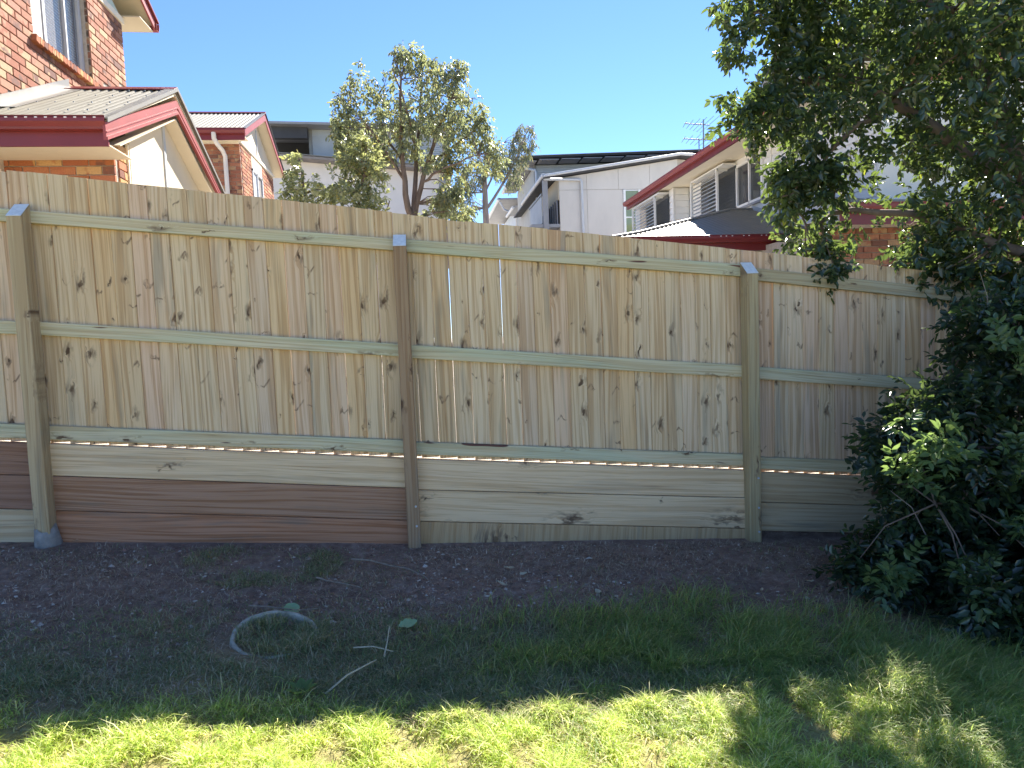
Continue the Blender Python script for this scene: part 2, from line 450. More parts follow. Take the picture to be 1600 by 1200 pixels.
yard = m.ramp(m.noise(tc, 5.0, 5.0, 0.6), [(0.3, (0.50, 0.46, 0.40)), (0.7, (0.66, 0.62, 0.55))])
ground_col = m.mix(m.math('GREATER_THAN', sp.outputs[1], 4.525), ground_col, yard)
m.bump(m.noise(tc, 40.0, 7.0, 0.75), 0.035, 1.0)
ground = bpy.data.objects.new("ground", mesh_np("ground", V, np.stack([ii, ii + 1, ii + nx + 1, ii + nx], 1), m.fin(ground_col, 0.95, 0.1), True))
put(ground); ground["kind"] = "structure"

# ------------------------------------------------------------------ brickwork helpers
def brick_mesh(mat):
    b = MB()
    w, d, h, e = 0.115, 0.040, 0.038, 0.004
    v = [(-w, d, -h), (w, d, -h), (w, d, h), (-w, d, h), (-w, e, -h), (w, e, -h), (w, e, h), (-w, e, h),
         (-w + e, 0, -h + e), (w - e, 0, -h + e), (w - e, 0, h - e), (-w + e, 0, h - e)]
    f = [(0, 3, 2, 1), (0, 1, 5, 4), (1, 2, 6, 5), (2, 3, 7, 6), (3, 0, 4, 7), (4, 5, 9, 8), (5, 6, 10, 9), (6, 7, 11, 10), (7, 4, 8, 11), (8, 9, 10, 11)]
    b.add(v, f)
    return b, b.mesh("brick", mat)

def lay(u0, u1, z0, z1, keep, first_header=False):
    """running bond; yields (centre u, centre z, scale)"""
    out = []
    k0 = int(math.floor(z0 / 0.086))
    for k in range(k0, int(z1 / 0.086) + 1):
        z = k * 0.086 + 0.043
        if z - 0.038 < z0 - 0.01 or z + 0.038 > z1 + 0.01:
            continue
        u = u1 - (0 if k % 2 else 0.12)
        if k % 2 == 0:
            out.append((u1 - 0.055, z, 0.11 / 0.23))
        while u > u0:
            a = max(u - 0.23, u0)
            if u - a > 0.03:
                out.append(((a + u) / 2, z, (u - a) / 0.23))
            u -= 0.24
    res = []
    for uc, z, sc_ in out:
        for (a, b) in keep(uc - 0.115 * sc_, uc + 0.115 * sc_, z):
            if b - a > 0.02:
                res.append(((a + b) / 2, z, (b - a) / 0.23))
    return res

def full(a, b, z):
    return [(a, b)]

def brick_parts(parent, me, cells, face, off):
    for uc, z, sc_ in cells:
        j = random.uniform(-0.0015, 0.0025)
        if face == 'front':     # faces -Y, u along +X
            inst("brick", me, parent, (uc, off + j, z), (0, 0, 0), (sc_, 1, 1))
        else:                   # faces +X, u along +Y
            inst("brick", me, parent, (off - j, uc, z), (0, 0, math.pi / 2), (sc_, 1, 1))

def brick_stuff(name, parent, cells, face, off, mat):
    proto, _ = brick_mesh(mat)
    b = MB()
    for uc, z, sc_ in cells:
        j = random.uniform(-0.0015, 0.0025)
        if face == 'front':
            vs_ = [(uc + x * sc_, off + y + j, z + zz) for x, y, zz in proto.v]
        elif face == 'side':
            vs_ = [(off - y - j, uc + x * sc_, z + zz) for x, y, zz in proto.v]
        b.add(vs_, proto.f)
    o = b.build(name, mat, parent)
    o["kind"] = "stuff"
    return o

_, BRICK = brick_mesh(M['brick'])
_, BRICK_SUN = brick_mesh(M['brick_sunny'])

def corrugated(mb, e0, u, length, s_, pitch=0.085, amp=0.011, k=6):
    e0, u, s_ = Vector(e0), Vector(u).normalized(), Vector(s_)
    nrm = u.cross(s_).normalized()
    if nrm.z < 0:
        nrm = -nrm
    n = int(length / pitch * k)
    vs_ = []
    for i in range(n + 1):
        d = length * i / n
        h = amp * (math.sin(2 * math.pi * d / pitch) + 1)
        p = e0 + u * d + nrm * h
        vs_ += [p, p + s_]
    return mb.add(vs_, [(2 * i, 2 * i + 2, 2 * i + 3, 2 * i + 1) for i in range(n)], True)

def gutter_profile(y, z, h=0.115, w=0.11, f=1):
    """section of an ogee-like gutter; front edge at y, top at z (y grows to the back by f)"""
    pts = [(0, 0), (0.012, 0.004), (0.012, -0.010), (0.004, -0.018), (0.004, -h * 0.45), (0.014, -h * 0.62), (0.028, -h * 0.82), (0.032, -h), (w, -h), (w, -0.01), (w - 0.006, -0.01), (w - 0.006, -h + 0.006),
           (0.038, -h + 0.006), (0.02, -h * 0.55), (0.018, -0.0)]
    return [(y + f * a, z + b) for a, b in pts]

# ------------------------------------------------------------------ left brick townhouse
A = thing("brick_townhouse", (-4.5, 8.5, -0.6), "red brick townhouse at the left with a tall window wall and a maroon-guttered lower roof", "house", "brick townhouses on the left")
wallA = MB().box(-8.0, -2.935, 7.245, 10.0, -0.8, 1.965).build("low_wall", M['mortar'], A)
cells = lay(-3.95, -2.92, 1.45, 1.965, full)
brick_parts(wallA, BRICK, cells, 'front', 7.23)
brick_parts(wallA, BRICK, lay(7.35, 7.575, 1.45, 2.06, full), 'side', -2.92)
MB().box(-2.93, -2.905, 7.55, 7.577, 1.2, 2.1).build("corner_bead", M['creamtrim'], A)
tallA = MB()
tallA.prism([(6.9, -0.8), (10.245, -0.8), (10.245, 4.47), (9.255, 4.47), (9.255, 3.24), (7.945, 3.24), (7.945, 4.47), (6.9, 4.47)], 'x', -4.05, -3.915)
tallA.box(-8, -4.05, 6.9, 10.245, -0.8, 4.45)
tw = tallA.build("tall_wall", M['mortar'], A)
def keepA(a, b, z):
    if 3.24 < z < 4.40:
        r = []
        if a < 7.945: r.append((a, min(b, 7.945)))
        if b > 9.255: r.append((max(a, 9.255), b))
        return [q for q in r if q[1] > q[0]]
    return [(a, b)]
brick_parts(tw, BRICK_SUN, [q for q in lay(7.2, 10.26, 2.45, 4.47, keepA) if q[1] > 2.45 + max(0, (q[0] - 7.25)) * 0.40], 'side', -3.90)
# far reveal of the window opening
for k in range(14):
    inst("brick", BRICK, tw, (-3.955, 9.262, 3.28 + k * 0.086), (0, 0, 0), (0.42, 0.3, 1))
# brick-on-edge sill
for k in range(18):
    y = 7.925 + k * 0.0765
    o = inst("sill_brick", BRICK, tw, (-3.845, y, 3.285), (R(0), R(14), R(90)), (0.31, 2.6, 1.0))
# window
wf = MB()
for y0, y1, z0, z1 in ((7.95, 8.0, 3.33, 4.5), (9.19, 9.25, 3.33, 4.5), (8.35, 8.40, 3.33, 4.5), (7.95, 9.25, 3.32, 3.36), (8.84, 8.87, 3.36, 4.5)):
    wf.box(-4.04, -3.985, y0, y1, z0, z1)
win = MB().box(-4.03, -4.0, 7.955, 9.245, 3.30, 3.322).build("window", M['alu'], A)
wf.build("frame", M['alu'], win)
MB().box(-4.02, -4.014, 8.40, 9.19, 3.36, 4.5).build("pane", M['glass'], win)
MB().box(-4.00, -3.996, 8.0, 8.35, 3.36, 4.5).build("fly_screen", M['screen'], win)
bl = MB()
for k in range(32):
    z = 3.37 + k * 0.036
    bl.slab((-4.075, 8.02, z), (-4.075, 9.18, z), (-4.048, 9.18, z + 0.016), (-4.048, 8.02, z + 0.016), (0, 0, 0.002))
bl.build("blind", M['blind'], win)
MB().box(-4.3, -4.05, 7.95, 8.0, 3.3, 4.4).box(-4.12, -4.11, 7.95, 9.25, 3.3, 4.5).build("room_shade", M['screen'], win)
# gable trim, panel, soffit, barge of the tall part
MB().box(-3.925, -3.88, 6.9, 10.30, 4.475, 4.555).build("gable_trim", M['creamtrim'], A)
MB().prism([(6.9, 4.556), (10.25, 4.556), (8.53, 5.40)], 'x', -3.95, -3.905).build("gable_panel", M['greentrim'], A)
MB().box(-8, -3.66, 10.262, 10.74, 4.57, 4.585).build("eave_lining", M['cream'], A)
sl = MB()
for sgn in (1, -1):
    e = (8.53 + sgn * 2.24, 4.66); r_ = (8.53, 5.70)
    sl.slab((-8, e[0], e[1]), (-3.655, e[0], e[1]), (-3.655, r_[0], r_[1]), (-8, r_[0], r_[1]), (0, 0, 0.02))
sl.build("soffit", M['cream'], A)
rf = MB()
for sgn in (1, -1):
    e = (8.53 + sgn * 2.30, 4.72); r_ = (8.53, 5.79)
    rf.slab((-8, e[0], e[1]), (-3.60, e[0], e[1]), (-3.60, r_[0], r_[1]), (-8, r_[0], r_[1]), (0, 0, 0.03))
rf.build("upper_roof", M['maroon'], A)
bg_ = MB()
for sgn in (1, -1):
    e = (8.53 + sgn * 2.24, 4.60); r_ = (8.53, 5.64)
    bg_.slab((-3.654, e[0], e[1]), (-3.63, e[0], e[1]), (-3.63, r_[0], r_[1]), (-3.654, r_[0], r_[1]), (0, 0, 0.13))
bg_.build("barge_board", M['maroon_old'], A)
MB().prism(gutter_profile(10.86, 4.72, f=-1), 'x', -8, -3.61).build("gutter", M['maroon_old'], A)
# low roof
EV, RG = (6.66, 2.085), (8.57, 2.985)
slope = Vector((0, RG[0] - EV[0], RG[1] - EV[1]))
MB().slab((-8, EV[0], EV[1] - 0.05), (-2.73, EV[0], EV[1] - 0.05), (-2.73, RG[0], RG[1] - 0.05), (-8, RG[0], RG[1] - 0.05), (0, 0, 0.03)) \
    .slab((-8, RG[0], RG[1] - 0.05), (-2.73, RG[0], RG[1] - 0.05), (-2.73, 10.48, EV[1] - 0.05), (-8, 10.48, EV[1] - 0.05), (0, 0, 0.03)).build("roof_deck", M['cream'], A)
for x0, ln in ((-3.32, 0.60), (-3.95, 0.66)):
    rs = MB()
    lift = 0.0 if x0 > -3.5 else 0.006
    corrugated(rs, (x0, EV[0], EV[1] + lift), (1, 0, 0), ln, slope)
    rs.build("roof_sheet", M['roof'], A)
rs = MB(); corrugated(rs, (-3.9, 10.48, EV[1]), (1, 0, 0), 1.18, Vector((0, RG[0] - 10.48, RG[1] - EV[1]))); rs.build("roof_sheet", M['roof'], A)
ap = MB()
a0, a1 = (-3.893, 7.1, 2.32), (-3.893, 8.60, 3.03)
ap.slab(a0, a1, (a1[0], a1[1], a1[2] + 0.10), (a0[0], a0[1], a0[2] + 0.10), (0.006, 0, 0))
ap.slab((-3.89, 7.1, 2.325), (-3.89, 8.60, 3.032), (-3.70, 8.60, 3.027), (-3.70, 7.1, 2.32), (0, 0, 0.004))
ap.build("apron_flashing", M['cap_steel'], A)
sc_ = MB()
for yy in (6.95, 7.45, 7.95, 8.4):
    for x in np.arange(-3.85, -2.75, 0.17):
        z = EV[1] + (yy - EV[0]) / (RG[0] - EV[0]) * (RG[1] - EV[1]) + 0.022
        sc_.box(x - 0.006, x + 0.006, yy - 0.006, yy + 0.006, z, z + 0.012)
o = sc_.build("roof_screw", M['steel'], A); o["kind"] = "stuff"
MB().prism([(8.45, 2.972), (8.57, 3.035), (8.69, 2.972), (8.69, 2.962), (8.57, 3.022), (8.45, 2.962)], 'x', -3.88, -2.70).build("ridge_cap", M['maroon'], A)
MB().prism(gutter_profile(6.60, 2.092, 0.112), 'x', -8, -2.722).build("gutter", M['maroon'], A)
sl_ = MB()
for k in range(16):
    x = -2.80 - k * 0.0805
    sl_.box(x - 0.011, x + 0.011, 6.599, 6.6035, 2.068, 2.078)
sl_.build("lit_overflow_slot", M['white'], A)  # white chips painted in for sunlight showing through the slots
MB().box(-8, -2.745, 6.712, 6.735, 1.852, 2.03).build("fascia", M['maroon'], A)
MB().box(-8, -2.75, 6.737, 7.228, 1.862, 1.874).build("eave_lining", M['cream'], A)
MB().prism([(7.19, 1.876), (7.228, 1.876), (7.228, 1.975), (7.214, 1.975)], 'x', -8, -2.925).build("cornice", M['creamtrim'], A)
# barge boards of the low roof, both slopes, with zinc capping
for sgn, yb, zb in ((1, 6.62, 1.90), (-1, 10.50, 1.90)):
    ry, rz = 8.57, 2.80
    b = MB()
    b.slab((-2.745, yb, zb - 0.02), (-2.72, yb, zb - 0.02), (-2.72, ry, rz - 0.075), (-2.745, ry, rz - 0.075), (0, 0, 0.155))
    b.slab((-2.72, yb, zb + 0.045), (-2.712, yb, zb + 0.045), (-2.712, ry, rz - 0.01), (-2.72, ry, rz - 0.01), (0, 0, 0.012))
    b.slab((-2.72, yb, zb - 0.02), (-2.708, yb, zb - 0.02), (-2.708, ry, rz - 0.075), (-2.72, ry, rz - 0.075), (0, 0, 0.03))
    bo = b.build("barge_board", M['maroon_old'], A)
    cc = MB()
    cc.slab((-2.80, yb, zb + 0.165), (-2.695, yb, zb + 0.165), (-2.695, ry, rz + 0.215), (-2.80, ry, rz + 0.215), (0, 0, 0.012))
    cc.slab((-2.703, yb, zb + 0.135), (-2.695, yb, zb + 0.135), (-2.695, ry, rz + 0.185), (-2.703, ry, rz + 0.185), (0, 0, 0.03))
    cc.build("barge_capping", M['cap_steel'], bo)
    MB().slab((-2.897, yb + 0.35 * sgn, zb + 0.02), (-2.746, yb + 0.35 * sgn, zb + 0.02), (-2.746, ry, rz - 0.14), (-2.897, ry, rz - 0.14), (0, 0, 0.012)).build("barge_soffit", M['cream'], A)
zt = lambda y: 2.85 - abs(y - 8.57) * 0.471
for y0, y1 in ((7.58, 8.535), (8.60, 9.95)):
    pts = [(y0, -0.6), (y1, -0.6), (y1, zt(y1) - 0.02), (y0, zt(y0) - 0.02)]
    if y0 < 8.57 < y1: pts.insert(3, (8.57, zt(8.57) - 0.02))
    MB().prism(pts, 'x', -2.93, -2.90).build("gable_panel", M['cream'], A)
MB().box(-2.90, -2.885, 8.535, 8.60, -0.6, 2.80).build("gable_batten", M['zinc'], A)
MB().tube([(-3.93, 6.66, 1.99), (-3.93, 6.66, 1.90), (-3.93, 6.72, 1.84), (-3.93, 7.08, 1.78), (-3.93, 7.15, 1.72), (-3.93, 7.16, 1.60), (-3.93, 7.16, -0.6)], 0.045, 12).build("downpipe", M['pvc'], A)

# ------------------------------------------------------------------ second brick townhouse
B = thing("brick_townhouse", (-5, 18, -0.5), "second red brick townhouse, smaller in view, with a cream downpipe and a steep gable", "house", "brick townhouses on the left")
MB().box(-8, -3.915, 16.315, 19.8, -0.6, 4.58).build("wall", M['mortar'], B)
brick_stuff("brick_facing", B, lay(-5.3, -3.90, 3.2, 4.58, full), 'front', 16.30, M['bricks'])
def keepB(a, b, z):
    if z < 4.60:
        r = []
        if a < 17.35: r.append((a, min(b, 17.35)))
        if b > 18.42: r.append((max(a, 18.42), b))
        return r
    return [(a, b)]
brick_stuff("brick_facing", B, lay(16.42, 19.8, 3.2, 4.58, keepB), 'side', -3.90, M['bricks'])
w_ = MB().box(-3.955, -3.93, 17.35, 18.42, 2.9, 2.95).build("window", M['alu'], B)
f_ = MB()
for y0, y1, z0, z1 in ((17.35, 17.42, 2.95, 4.25), (18.35, 18.42, 2.95, 4.25), (17.84, 17.90, 2.95, 4.25), (17.35, 18.42, 4.20, 4.26)):
    f_.box(-3.93, -3.88, y0, y1, z0, z1)
f_.build("frame", M['alu'], w_)
MB().box(-3.92, -3.91, 17.42, 18.35, 2.95, 4.2).build("pane", M['glass'], w_)
MB().box(-3.914, -3.912, 17.42, 17.84, 2.95, 4.2).build("blind", M['blind'], w_)
MB().box(-3.93, -3.895, 17.35, 18.42, 4.262, 4.58).build("lintel_panel", M['cream'], B)
MB().box(-3.93, -3.87, 16.30, 19.85, 4.583, 4.66).build("gable_trim", M['creamtrim'], B)
for y0, y1 in ((16.3, 17.98), (18.04, 19.8)):
    hb = lambda y: 5.55 - abs(y - 18.0) * 0.466
    MB().prism([(y0, 4.662), (y1, 4.662), (y1, hb(y1)), (y0, hb(y0))], 'x', -3.93, -3.90).build("gable_panel", M['cream'], B)
MB().box(-3.90, -3.885, 17.98, 18.04, 4.662, 5.5).build("gable_batten", M['zinc'], B)
eB, rB = (15.83, 4.72), (18.0, 5.73)
rs = MB(); corrugated(rs, (-6.2, eB[0], eB[1]), (1, 0, 0), 2.56, Vector((0, rB[0] - eB[0], rB[1] - eB[1])), 0.10, 0.014); rs.build("roof_sheet", M['roof'], B)
rd = MB()
for yb in (15.83, 20.15):
    rd.slab((-8, yb, 4.66), (-3.66, yb, 4.66), (-3.66, 18.0, 5.67), (-8, 18.0, 5.67), (0, 0, 0.03))
rd.build("soffit", M['cream'], B)
MB().prism([(17.9, 5.73), (18.0, 5.79), (18.1, 5.73)], 'x', -7, -3.62).build("ridge_cap", M['maroon'], B)
for yb in (15.80, 20.18):
    bo = MB().slab((-3.662, yb, 4.56), (-3.64, yb, 4.56), (-3.64, 18.0, 5.565), (-3.662, 18.0, 5.565), (0, 0, 0.15)).build("barge_board", M['maroon_old'], B)
    MB().slab((-3.70, yb, 4.725), (-3.615, yb, 4.725), (-3.615, 18.0, 5.75), (-3.70, 18.0, 5.75), (0, 0, 0.015)).build("barge_capping", M['darkroof'] if yb > 18 else M['cap_steel'], bo)
MB().prism(gutter_profile(15.75, 4.73, 0.11), 'x', -8, -3.64).build("gutter", M['maroon'], B)
MB().box(-8, -3.67, 15.862, 15.885, 4.50, 4.68).build("fascia", M['maroon'], B)
MB().box(-8, -3.68, 15.887, 16.295, 4.585, 4.598).box(-8, -3.90, 16.24, 16.296, 4.53, 4.584).build("eave_lining", M['creamtrim'], B)
MB().tube([(-4.30, 15.80, 4.64), (-4.30, 15.80, 4.52), (-4.28, 15.90, 4.44), (-4.22, 16.10, 4.34), (-4.20, 16.22, 4.24), (-4.20, 16.22, 4.05), (-4.20, 16.22, 0)], 0.05, 10).build("downpipe", M['pvc'], B)

# ------------------------------------------------------------------ flat-roofed apartments in the middle
C = thing("apartment_block", (-2, 33, 0), "pale apartment block with grey corrugated upper storey behind the leafy tree", "apartment block")
MB().prism([(-7.2, 0), (1.2, 0), (1.2, 7.05), (-5.6, 7.75), (-7.2, 7.75)], 'y', 30.0, 36).build("lower_wall", M['pinkwall'], C)
up_ = MB().box(-4.40, 1.25, 31.02, 37, 7.2, 9.30).build("upper_wall", M['zinc'], C)
for k in range(19):
    z = 7.75 + k * 0.085
    MB().prism([(30.97, z), (31.018, z), (31.018, z + 0.08), (30.99, z + 0.08)], 'x', -4.40, 1.2).build("cladding_strip", M['zinc'], up_)
MB().box(-4.5, -4.35, 30.95, 31.1, 7.6, 9.4).build("corner_trim", M['cap_steel'], C)
MB().slab((-8.0, 30.2, 9.28), (1.7, 30.2, 9.08), (1.7, 38, 9.08), (-8.0, 38, 9.28), (0, 0, 0.10)).build("upper_roof", M['greyroof'], C)
MB().slab((-8.0, 30.6, 8.75), (-4.5, 30.6, 8.75), (-4.5, 30.85, 8.75), (-8.0, 30.85, 8.75), (0, 0, 0.5)).build("roof_beam", M['darkroof'], C)
MB().box(-8, -4.5, 33, 33.3, 8.55, 9.2).build("roof_beam", M['darkroof'], C)
MB().box(-5.4, -4.5, 35.8, 36, 7.6, 9.2).build("roof_post", M['darkroof'], C)
MB().box(-8, -4.5, 37.5, 37.8, 8.5, 9.2).build("roof_beam", M['darkroof'], C)
MB().slab((-7.4, 29.3, 7.83), (1.6, 29.3, 7.02), (1.6, 33, 7.02), (-7.4, 33, 7.83), (0, 0, 0.10)).build("lower_roof", M['brownroof'], C)
MB().slab((-7.4, 29.25, 7.95), (1.6, 29.25, 7.14), (1.6, 29.4, 7.14), (-7.4, 29.4, 7.95), (0, 0, 0.03)).build("roof_edge", M['cap_steel'], C)
MB().box(1.0, 1.35, 29.96, 30.2, 3, 6.9).build("side_trim", M['greyroof'], C)
o = MB()
for k in range(5):
    o.box(1.32, 1.8, 30 + k * 0.4, 30.1 + k * 0.4, 6.2, 6.5)
o.build("eave_bracket", M['greyroof'], C)

# ------------------------------------------------------------------ white fibro townhouses right of the middle
D = thing("white_townhouse", (7, 27, 0), "white panelled townhouse with skillion roof, pale gutter pipe and a corner balcony", "house")
zr = lambda x: 5.80 + (x - 5.2) * 0.145
MB().prism([(5.27, -1), (13, -1), (13, zr(9.8) - 0.30 - 0.05 * 3.2), (9.8, zr(9.8) - 0.12), (5.27, zr(5.27) - 0.12)], 'y', 25.03, 33).build("wall", M['mortar'], D)
def panel(x0, x1, z0, z1):
    zz0 = z1 if z1 is not None else zr(x0) - 0.13
    zz1 = z1 if z1 is not None else zr(min(x1, 9.8)) - 0.13
    MB().prism([(x0 + 0.006, z0), (x1 - 0.006, z0), (x1 - 0.006, zz1), (x0 + 0.006, zz0)], 'y', 25.0, 25.028).build("wall_panel", M['fibro'], D)
for x0, x1 in ((5.23, 6.28), (6.28, 7.49), (7.49, 8.70), (8.70, 9.8)):
    panel(x0, x1, 5.25, None)
for x0, x1 in ((5.23, 6.28), (6.28, 7.66)):
    panel(x0, x1, 2.4, 5.238)
panel(8.32, 9.8, 2.4, 5.238)
MB().box(9.82, 12.5, 25.0, 25.028, 2.4, 6.1).build("wall_panel", M['fibro'], D)
wd_ = MB().box(7.68, 8.32, 24.99, 25.0, 5.19, 5.23).build("window", M['white'], D)
f_ = MB()
for x0, x1, z0, z1 in ((7.66, 7.74, 3, 5.23), (8.24, 8.32, 3, 5.23), (7.74, 8.24, 4.19, 4.23)):
    f_.box(x0, x1, 24.95, 25.0, z0, z1)
f_.build("frame", M['white'], wd_)
MB().box(7.74, 8.24, 24.985, 24.99, 4.23, 5.19).build("pane", M['greenglass'], wd_)
MB().box(7.74, 8.24, 24.985, 24.99, 3.0, 4.19).build("pane", M['greenglass'], wd_)
MB().slab((4.62, 24.7, zr(4.62) - 0.10), (9.8, 24.7, zr(9.8) - 0.10), (9.8, 33, zr(9.8) - 0.10), (4.62, 33, zr(4.62) - 0.10), (0, 0, 0.05)) \
    .slab((9.8, 24.7, zr(9.8) - 0.10), (13.2, 24.7, zr(9.8) - 0.35), (13.2, 33, zr(9.8) - 0.35), (9.8, 33, zr(9.8) - 0.10), (0, 0, 0.05)).build("roof", M['darkroof'], D)
MB().tube([(4.60, 24.68, zr(4.6) - 0.02), (9.8, 24.68, zr(9.8) - 0.02), (12.5, 24.68, zr(9.8) - 0.2)], 0.05, 8).build("verge_capping", M['alu'], D)
MB().tube([(4.60, 24.68, 5.72), (4.60, 30, 5.72)], 0.075, 10).build("gutter", M['alu'], D)
MB().tube([(4.62, 24.85, 5.68), (4.70, 24.9, 5.62), (6.0, 24.9, 5.60), (6.06, 24.9, 5.54), (6.08, 24.9, 2)], 0.05, 10).build("downpipe", M['alu'], D)
MB().box(4.62, 4.80, 24.95, 25.12, 2.0, 5.66).build("balcony_post", M['greyroof'], D)
MB().box(4.15, 5.22, 25.0, 28.5, 3.90, 4.02).build("balcony_floor", M['greyroof'], D)
for k in range(22):
    MB().box(4.60, 4.63, 25.25 + k * 0.125, 25.34 + k * 0.125, 4.10, 5.08).build("picket", M['zinc'], D)
MB().box(4.58, 4.66, 25.15, 28.1, 5.10, 5.17).box(4.58, 4.66, 25.15, 28.1, 4.02, 4.09).build("handrail", M['cap_steel'], D)
MB().box(5.20, 5.228, 25.03, 30, 4.9, 5.70).build("side_wall", M['cream'], D)
dw = MB().box(5.19, 5.22, 25.2, 30, 4.02, 4.88).build("balcony_door", M['darkglass'], D)
for k in range(7):
    MB().box(5.15, 5.19, 25.15 + k * 0.42, 25.21 + k * 0.42, 4.02, 4.92).build("door_frame", M['greyroof'], dw)
# block behind it
E2 = thing("rear_townhouse", (6.5, 31, 0), "taller townhouse with corrugated side wall rising behind the white panelled one", "house")
zq = lambda x: 7.22 + (x - 4.4) * 0.03
MB().prism([(5.02, 0), (13, 0), (13, 7.25), (5.02, 7.1)], 'y', 28.9, 34).build("wall", M['zinc'], E2)
for k in range(9):
    z = 6.2 + k * 0.1
    MB().prism([(28.86, z), (28.898, z), (28.898, z + 0.095), (28.875, z + 0.095)], 'x', 5.05, 12).build("cladding_strip", M['zinc'], E2)
MB().box(4.98, 5.08, 28.82, 28.92, 5.5, 7.1).build("corner_trim", M['cap_steel'], E2)
cs = MB()
for k in range(34):
    y = 28.95 + k * 0.15
    cs.prism([(5.018, y), (4.985, y + 0.075), (5.018, y + 0.15)], 'z', 2, 7.0)
o = cs.build("side_cladding", M['zinc'], E2)
MB().slab((4.35, 28.0, zq(4.35) - 0.04), (13, 28.0, zq(13) - 0.04), (13, 34.5, zq(13) - 0.04), (4.35, 34.5, zq(4.35) - 0.04), (0, 0, 0.06)).build("roof", M['darkroof'], E2)
MB().slab((4.35, 27.95, zq(4.35) + 0.02), (13, 27.95, zq(13) + 0.02), (13, 28.1, zq(13) + 0.02), (4.35, 28.1, zq(4.35) + 0.02), (0, 0, 0.03)).build("roof_edge", M['cap_steel'], E2)
for k in range(8):
    x = 5.1 + k * 0.92
    MB().box(x, x + 0.80, 28.02, 28.82, 7.12 + k * 0.028, 7.15 + k * 0.028).build("eave_panel", M['greyroof'], E2)
for k in range(8):
    MB().box(4.36, 5.0, 28.2 + k * 0.8, 28.9 + k * 0.8, 7.10, 7.14).build("eave_panel", M['greyroof'], E2)
MB().tube([(4.34, 27.95, 7.14), (4.34, 34.5, 7.14)], 0.085, 10).build("gutter", M['alu'], E2)
MB().tube([(4.40, 28.3, 7.02), (4.55, 28.35, 6.85), (4.95, 28.4, 6.80), (4.98, 28.4, 6.7), (4.98, 28.4, 3)], 0.05, 8).build("downpipe", M['alu'], E2)
# lowest one further back
G = thing("low_townhouse", (6, 40, 0), "lowest of the grey townhouses with two stepped skillion eaves left of the corrugated wall", "house")
MB().box(5.6, 12, 38.4, 46, 0, 7.2).build("wall", M['zinc'], G)
MB().slab((4.5, 37.6, 7.42), (12, 37.6, 7.5), (12, 46, 7.5), (4.5, 46, 7.42), (0, 0, 0.08)).build("roof", M['greyroof'], G)
MB().tube([(4.48, 37.6, 7.45), (4.48, 46, 7.45)], 0.09, 8).build("gutter", M['alu'], G)
MB().tube([(4.55, 37.7, 7.3), (4.75, 37.7, 6.9), (5.5, 38.2, 6.7), (5.55, 38.2, 4)], 0.05, 8).build("downpipe", M['alu'], G)
MB().slab((5.0, 35.6, 6.62), (8, 35.6, 6.7), (8, 38.3, 6.7), (5.0, 38.3, 6.62), (0, 0, 0.08)).build("porch_roof", M['greyroof'], G)
MB().tube([(4.98, 35.6, 6.62), (4.98, 38.3, 6.62)], 0.08, 8).build("porch_gutter", M['alu'], G)

# ------------------------------------------------------------------ weatherboard house on the right
H = thing("weatherboard_house", (8, 13, -1), "white weatherboard house with maroon gutters and slatted window screens on the right", "house")
MB().box(6.63, 12, 9.2, 16.15, -1.2, 3.42).box(6.23, 12, 16.18, 19.2, -1.2, 3.42).build("wall", M['white'], H)
def boards(face, off, u0, u1, z0, z1, gap=None):
    z = z0
    while z < z1:
        h = min(0.15, z1 - z)
        segs = [(u0, u1)]
        if gap and z + h > gap[2] and z < gap[3]:
            segs = [(u0, gap[0]), (gap[1], u1)]
        for a, b in segs:
            j = random.uniform(0, 0.002)
            if face == 'x':
                MB().prism([(off - 0.022 - j, z + 0.004), (off, z + 0.004), (off, z + h - 0.003), (off - 0.008 - j, z + h - 0.003)], 'y', a, b).build("weatherboard", M['white'], H)
            else:
                MB().prism([(off - 0.022 - j, z + 0.004), (off, z + 0.004), (off, z + h - 0.003), (off - 0.008 - j, z + h - 0.003)], 'x', a, b).build("weatherboard", M['white'], H)
        z += 0.15
boards('x', 6.63, 12.23, 16.12, 1.65, 3.42, (12.50, 13.62, 2.42, 3.30))
boards('x', 6.63, 9.25, 12.19, 1.35, 3.42)
boards('x', 6.23, 16.20, 19.15, 1.9, 3.42)
boards('y', 16.178, 6.25, 6.605, 1.9, 3.42)
MB().box(6.598, 6.632, 12.192, 12.228, 1.4, 3.42).build("joint_cover", M['white'], H)
MB().box(6.20, 6.235, 16.15, 16.20, 1.9, 3.42).build("corner_stop", M['white'], H)
# window
wn_ = MB().box(6.62, 6.632, 12.52, 13.60, 2.44, 3.28).build("window", M['darkglass'], H)
f_ = MB()
for y0, y1, z0, z1 in ((12.50, 12.56, 2.42, 3.30), (13.56, 13.62, 2.42, 3.30), (13.02, 13.06, 2.42, 3.30), (12.50, 13.62, 2.42, 2.47), (12.50, 13.62, 3.25, 3.30)):
    f_.box(6.58, 6.62, y0, y1, z0, z1)
f_.build("frame", M['white'], wn_)
MB().box(6.56, 6.60, 12.46, 13.66, 2.37, 2.415).build("sill", M['greyroof'], wn_)
